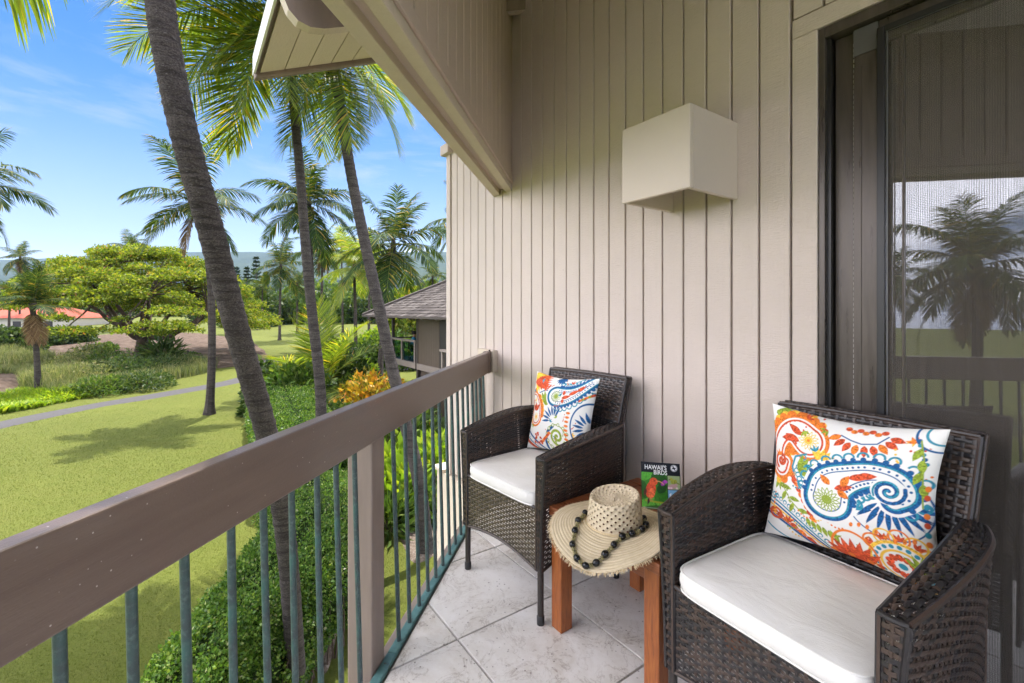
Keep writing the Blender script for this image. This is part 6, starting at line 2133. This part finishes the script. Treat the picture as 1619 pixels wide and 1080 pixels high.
# dark doorway and its little side balcony
nbox('doorway', 2.02, 3.6, -.005, .025, FZ + .02, EZ + .1, 'dark')
nbox('door_frame', 1.96, 2.02, -.012, .03, FZ, EZ + .15, 'nb_dark')
sb = nbox('side_balcony', 4.3, 6.5, -1.1, -.045, FZ - .2, FZ - .03, 'nb_trim')
for xx in (4.32, 5.2, 6.1): nbox('rail_post', xx, xx + .09, -1.1, -1.01, FZ - .029, FZ + .86, 'nb_trim', parent=sb)
nbox('rail_cap', 4.26, 6.5, -1.13, -.98, FZ + .861, FZ + .93, 'nb_trim', parent=sb)
# corner balcony on the left
BX = -3.15
bal = nbox('balcony', BX, -.141, -.02, 4.2, FZ - .20, FZ, 'nb_dark')
nbox('balcony_band', BX - .04, -.15, -.062, -.021, FZ - .24, FZ + .005, 'nb_trim', parent=bal)
for xx in (BX, -1.72, -.30): nbox('balcony_post', xx, xx + .10, -.061, .03, FZ + .006, FZ + .86, 'nb_trim', parent=bal)
nbox('balcony_cap', BX - .05, -.10, -.085, .06, FZ + .861, FZ + .935, 'nb_trim', parent=bal)
for (a, b) in ((BX + .102, -1.722), (-1.618, -.302)): nbox('glass_panel', a, b, -.02, -.008, FZ + .05, FZ + .80, 'bal_glass', parent=bal)
nbox('back_rail', BX - .02, -.15, 4.12, 4.2, FZ + .80, FZ + .90, 'nb_dark', parent=bal)
for k in range(12): nbox('back_baluster', BX + .1 + k * .25, BX + .13 + k * .25, 4.14, 4.17, FZ, FZ + .80, 'nb_dark', parent=bal)
nbox('side_rail', BX - .05, BX + .03, .061, 4.119, FZ + .86, FZ + .93, 'nb_dark', parent=bal)
nbox('roof_post', BX - .02, BX + .10, .06, .18, FZ, EZ + .15, 'nb_dark', parent=bal)
nbox('under_post', BX - .02, BX + .10, .06, .18, GZ, FZ - .21, 'nb_dark', parent=bal)
# hip roof with rows of shingles
roof = empty('roof', (0, 0, 0), 0, parent=nb)
A = Vector((-4.05, -1.0, EZ)); SL = .53
def shingle_face(p0, ex, ey, length, rows, hip0, hip1, seed):
    """courses along ex, stepping along ey (horizontal inward); hip0/hip1 trims each end by this much per unit"""
    rng = random.Random(seed)
    mb = MB()
    st_ = .205
    for r in range(rows):
        d0, d1 = r * st_, (r + 1) * st_ + .05
        a, b = d0 * hip0, length - d0 * hip1
        x_ = a - rng.uniform(0, .25)
        while x_ < b:
            w = rng.uniform(.15, .32)
            xa, xb = max(x_, a), min(x_ + w - .012, b)
            x_ += w
            if xb - xa < .03: continue
            h = .035 + rng.uniform(-.008, .014)
            jy = rng.uniform(-.015, .015)
            def pt(xx, dd, up): return tuple(p0 + ex * xx + ey * dd + Vector((0, 0, dd * SL + up)))
            V = [pt(xa, d0 + jy, h), pt(xb, d0 + jy, h), pt(min(xb, length - d1 * hip1) if hip1 else xb, d1, .006), pt(max(xa, d1 * hip0) if hip0 else xa, d1, .006), pt(xa, d0 + jy, h - .03), pt(xb, d0 + jy, h - .03)]
            mb.add(V, [(0, 1, 2, 3), (4, 5, 1, 0)])
    return mb
e1, e2 = Vector((1, 0, 0)), Vector((0, 1, 0))
W_ = LX + 4.05
NROW = 22
m1 = shingle_face(A, e1, e2, W_, NROW, 1.0, 0.0, 1)
o = m1.build('shingle_course', MAT['shingle'], roof); o['kind'] = 'stuff'
m2 = shingle_face(A + e2 * 9.0, -e2, e1, 9.0, NROW, 1.0, 1.0, 2)
o = m2.build('shingle_course', MAT['shingle'], roof); o['kind'] = 'stuff'
top = 4.51
mb = MB()
V = [tuple(A), tuple(A + e1 * W_), tuple(A + e1 * W_ + e2 * top + Vector((0, 0, top * SL))), tuple(A + (e1 + e2) * top + Vector((0, 0, top * SL))), tuple(A + e2 * 9.0), tuple(A + e1 * W_ + e2 * 9)]
mb.add(V, [(0, 1, 2, 3), (4, 0, 3), (4, 3, 2, 5), (0, 4, 5, 1)])
mb.build('roof_deck', MAT['nb_dark'], roof)
mb = MB(); mb.box(A.x - .03, A.x + W_, A.y - .05, A.y - .012, EZ - .045, EZ + .03); mb.box(A.x - .05, A.x - .012, A.y - .012, A.y + 9, EZ - .045, EZ + .03)
mb.build('gutter', MAT['nb_dark'], roof)
mb = MB()
Lh = top * math.sqrt(2)
mb.tube([tuple(A + (e1 + e2) * t_ + Vector((0, 0, t_ * SL + .05))) for t_ in np.linspace(0, top, 14)], .075, 6)
mb.build('hip_cap', MAT['shingle'], roof, True)
rme = None
for k in range(9):
    xx = A.x + .5 + k * 1.15
    mb = MB()
    prof = [(-.86, -.02), (-.86, -.13), (-.80, -.20), (-.68, -.25), (-.5, -.27), (.0, -.27), (.0, -.02)]
    V = [(dx, y, EZ + (y + 1.0) * SL + z - .02) for dx in (0, .09) for (y, z) in prof]
    n = len(prof)
    mb.add(V, [tuple(range(n)), tuple(reversed(range(n, 2 * n)))] + [(i, n + i, n + (i + 1) % n, (i + 1) % n) for i in range(n)])
    mb.build('rafter_tail', MAT['nb_trim' if k > 4 else 'nb_wall'], roof, loc=(xx, 0, 0))

# someone sitting at a table on that balcony
def skin_body(name, verts, edges, rad, mat, parent, root_i=0, sub=1):
    me = bpy.data.meshes.new(name); me.from_pydata(verts, edges, [])
    o = link(name, me, parent)
    me.materials.append(mat)
    m = o.modifiers.new('skin', 'SKIN'); m.use_smooth_shade = True
    sv = me.skin_vertices[0].data
    for i, r_ in enumerate(rad): sv[i].radius = (r_, r_) if not isinstance(r_, tuple) else r_
    for i in range(len(verts)): sv[i].use_root = (i == root_i)
    s2 = o.modifiers.new('sub', 'SUBSURF'); s2.levels = sub; s2.render_levels = sub
    return o
pp = NBM @ Vector((-1.40, .42, FZ))
person = empty('person', pp, WR + R(150), 'person in a blue patterned shirt sitting at a table on the neighbouring balcony', 'person')
# seated, facing local -y
vb = [(0, 0, .50), (0, .02, .70), (0, .0, .92), (0, -.01, 1.02), (.19, 0, .96), (.25, -.08, .70), (.20, -.32, .66), (-.19, 0, .96), (-.25, -.08, .70), (-.20, -.32, .66), (.10, -.02, .50), (.13, -.42, .50), (.13, -.42, .10), (.13, -.52, .04), (-.10, -.02, .50), (-.13, -.42, .50), (-.13, -.42, .10), (-.13, -.52, .04), (0, -.02, 1.10), (0, -.03, 1.20)]
eb = [(0, 1), (1, 2), (2, 3), (2, 4), (4, 5), (5, 6), (2, 7), (7, 8), (8, 9), (0, 10), (10, 11), (11, 12), (12, 13), (0, 14), (14, 15), (15, 16), (16, 17), (3, 18), (18, 19)]
rb = [.15, .15, .14, .06, .065, .045, .032, .065, .045, .032, .09, .062, .04, .04, .09, .062, .04, .04, .085, .075]
skin_body('body', vb, eb, rb, MAT['skin'], person)
vs_ = [(0, 0, .49), (0, .02, .70), (0, 0, .93), (.19, 0, .965), (.235, -.04, .80), (-.19, 0, .965), (-.235, -.04, .80)]
skin_body('shirt', vs_, [(0, 1), (1, 2), (2, 3), (3, 4), (2, 5), (5, 6)], [.175, .17, .155, .085, .078, .085, .078], MAT['shirt'], person)
vs_ = [(0, .0, .49), (.10, -.02, .50), (.13, -.36, .50), (-.10, -.02, .50), (-.13, -.36, .50)]
skin_body('shorts', vs_, [(0, 1), (1, 2), (0, 3), (3, 4)], [.16, .115, .085, .115, .085], MAT['shorts'], person)
mb = MB(); mb.lathe([(.02, 1.285), (.07, 1.275), (.098, 1.235), (.104, 1.18), (.098, 1.13)], 14, M=Matrix.Translation((0, .005, 0)))
mb.build('hair', MAT['hair'], person, True)
def patio_seat():
    o = empty('patio_chair', pp, WR + R(150), 'dark patio chair under the person on the neighbouring balcony', 'chair')
    mb = MB(); mb.box(-.23, .23, -.28, .2, .34, .38); mb.build('seat', MAT['dark'], o)
    mb = MB(); mb.box(-.23, .23, .2, .24, .38, .85); mb.build('backrest', MAT['dark'], o)
    for x_ in (-.21, .21):
        for y_ in (-.26, .2):
            mb = MB(); mb.tube([(x_, y_, 0), (x_, y_, .34)], .02, 6); mb.build('leg', MAT['dark'], o)
patio_seat()
tq = empty('patio_table', NBM @ Vector((-2.25, .75, FZ)), WR, 'small dark table on the neighbouring balcony', 'table')
mb = MB(); mb.box(-.4, .4, -.35, .35, .70, .73); mb.build('tabletop', MAT['nb_wall'], tq)
for x_ in (-.34, .34):
    for y_ in (-.3, .3):
        mb = MB(); mb.tube([(x_, y_, 0), (x_, y_, .70)], .022, 6); mb.build('leg', MAT['dark'], tq)

# ------------------------------------------------------------------ red roofed house and houses far up the slope
def house(label, px, Y, w, d, h, rise, wall_m, roof_m, rot, group=None, win=True, zoff=0.0):
    c = gat(px, Y); c.z += zoff
    o = empty('house', c, rot, label, 'house', group)
    mb = MB(); mb.box(-w / 2, w / 2, -d / 2, d / 2, -.6, h); mb.build('wall', MAT[wall_m], o)
    ov = .5
    V = [(-w / 2 - ov, -d / 2 - ov, h), (w / 2 + ov, -d / 2 - ov, h), (w / 2 + ov, d / 2 + ov, h), (-w / 2 - ov, d / 2 + ov, h), (-w / 2 + d * .3, 0, h + rise), (w / 2 - d * .3, 0, h + rise)]
    V = [(a, b, c_ + .002) for a, b, c_ in V]
    mb = MB(); mb.add(V, [(0, 1, 5, 4), (1, 2, 5), (2, 3, 4, 5), (3, 0, 4), (3, 2, 1, 0)]); mb.build('roof', MAT[roof_m], o)
    if win:
        for k in range(max(2, int(w / 4))):
            x_ = -w / 2 + w * (k + .5) / max(2, int(w / 4))
            f = MB(); f.box(x_ - .6, x_ + .6, -d / 2 - .04, -d / 2 - .001, h * .35, h * .8); f.build('window', MAT['dark'], o)
    return o
house('long cream house with a low red roof left of the spreading tree', 45, 78, 19, 9, 2.5, 1.7, 'cream', 'red_roof', R(4), zoff=-1.2)
house('second red roofed house further behind the shrubs', -60, 96, 14, 9, 2.5, 1.6, 'cream', 'red_roof', R(-8), zoff=-.5)
rngh = random.Random(12)
for k in range(24):
    px = rngh.choice([rngh.uniform(-30, 60), rngh.uniform(330, 720), rngh.uniform(560, 710)])
    Y = rngh.uniform(330, 1000)
    house('distant pale house among the trees of the hillside', px, Y, rngh.uniform(10, 20), rngh.uniform(8, 11), rngh.uniform(3.5, 6), 2.2, 'cream', rngh.choice(['grey_roof', 'red_roof', 'grey_roof']), rngh.uniform(-.6, .6), 'distant houses on the hillside', win=False, zoff=1.5)
for k, px in enumerate((612, 640, 668, 690, 590)):
    house('distant long pale building on the lower slope', px, 215 + 16 * k, 17, 9, 3.2, 1.2, 'cream', 'grey_roof', .1 * k, 'pale buildings on the lower slope', win=False, zoff=1.0)

# wooded slope: one mass of tree crowns nobody could count
rng = np.random.default_rng(90)
n = 9000
Y = 215 * (1250 / 215) ** rng.uniform(0, 1, n)
px = rng.uniform(-120, 860, n)
X = (px - CX) / FPX * Y
Z = gz(X, Y)
ico = bmesh.new(); bmesh.ops.create_icosphere(ico, subdivisions=1, radius=1.0)
iv = np.array([v.co[:] for v in ico.verts]); itr = np.array([[v.index for v in f.verts] for f in ico.faces]); ico.free()
s_ = rng.uniform(2.2, 4.6, n) * (1 + Y / 2200)
VV = iv[None] * (s_[:, None, None] * np.array([1.15, 1.15, .95])) * rng.uniform(.75, 1.25, (n, len(iv), 1)) + np.stack([X, Y, Z + s_ * np.where(Y > 1200, .05, .45)], -1)[:, None, :]
FF = (itr[None] + (np.arange(n) * len(iv))[:, None, None]).reshape(-1, 3)
t = NT('far tree crown')
c = t.ramp(t.rand(), [(0, (.014, .026, .011)), (.5, (.024, .040, .015)), (.85, (.036, .054, .020)), (1, (.060, .074, .03))])
t.pbr(c, .9, .1, normal=t.bump(t.noise(.7, 4, .7), 1.0, 1.5)); MAT['far_tree'] = t.m
o = link('hillside_wood', np_mesh('hillside_wood', VV.reshape(-1, 3), FF, MAT['far_tree'])); o['kind'] = 'stuff'

# ------------------------------------------------------------------ the air: one closed box of thin haze round everything
t = NT('haze')
vol = t.new('ShaderNodeVolumePrincipled')
vol.inputs['Color'].default_value = (.40, .60, 1.0, 1)
vol.inputs['Density'].default_value = .00006
vol.inputs['Anisotropy'].default_value = .2
t.t.links.new(vol.outputs[0], t.out.inputs['Volume'])
hz = MB(); hz.box(-3400, 3400, -3400, 3400, -16, 360)
hz_o = hz.build('haze', t.m); hz_o['kind'] = 'stuff'
S.cycles.volume_bounces = 1
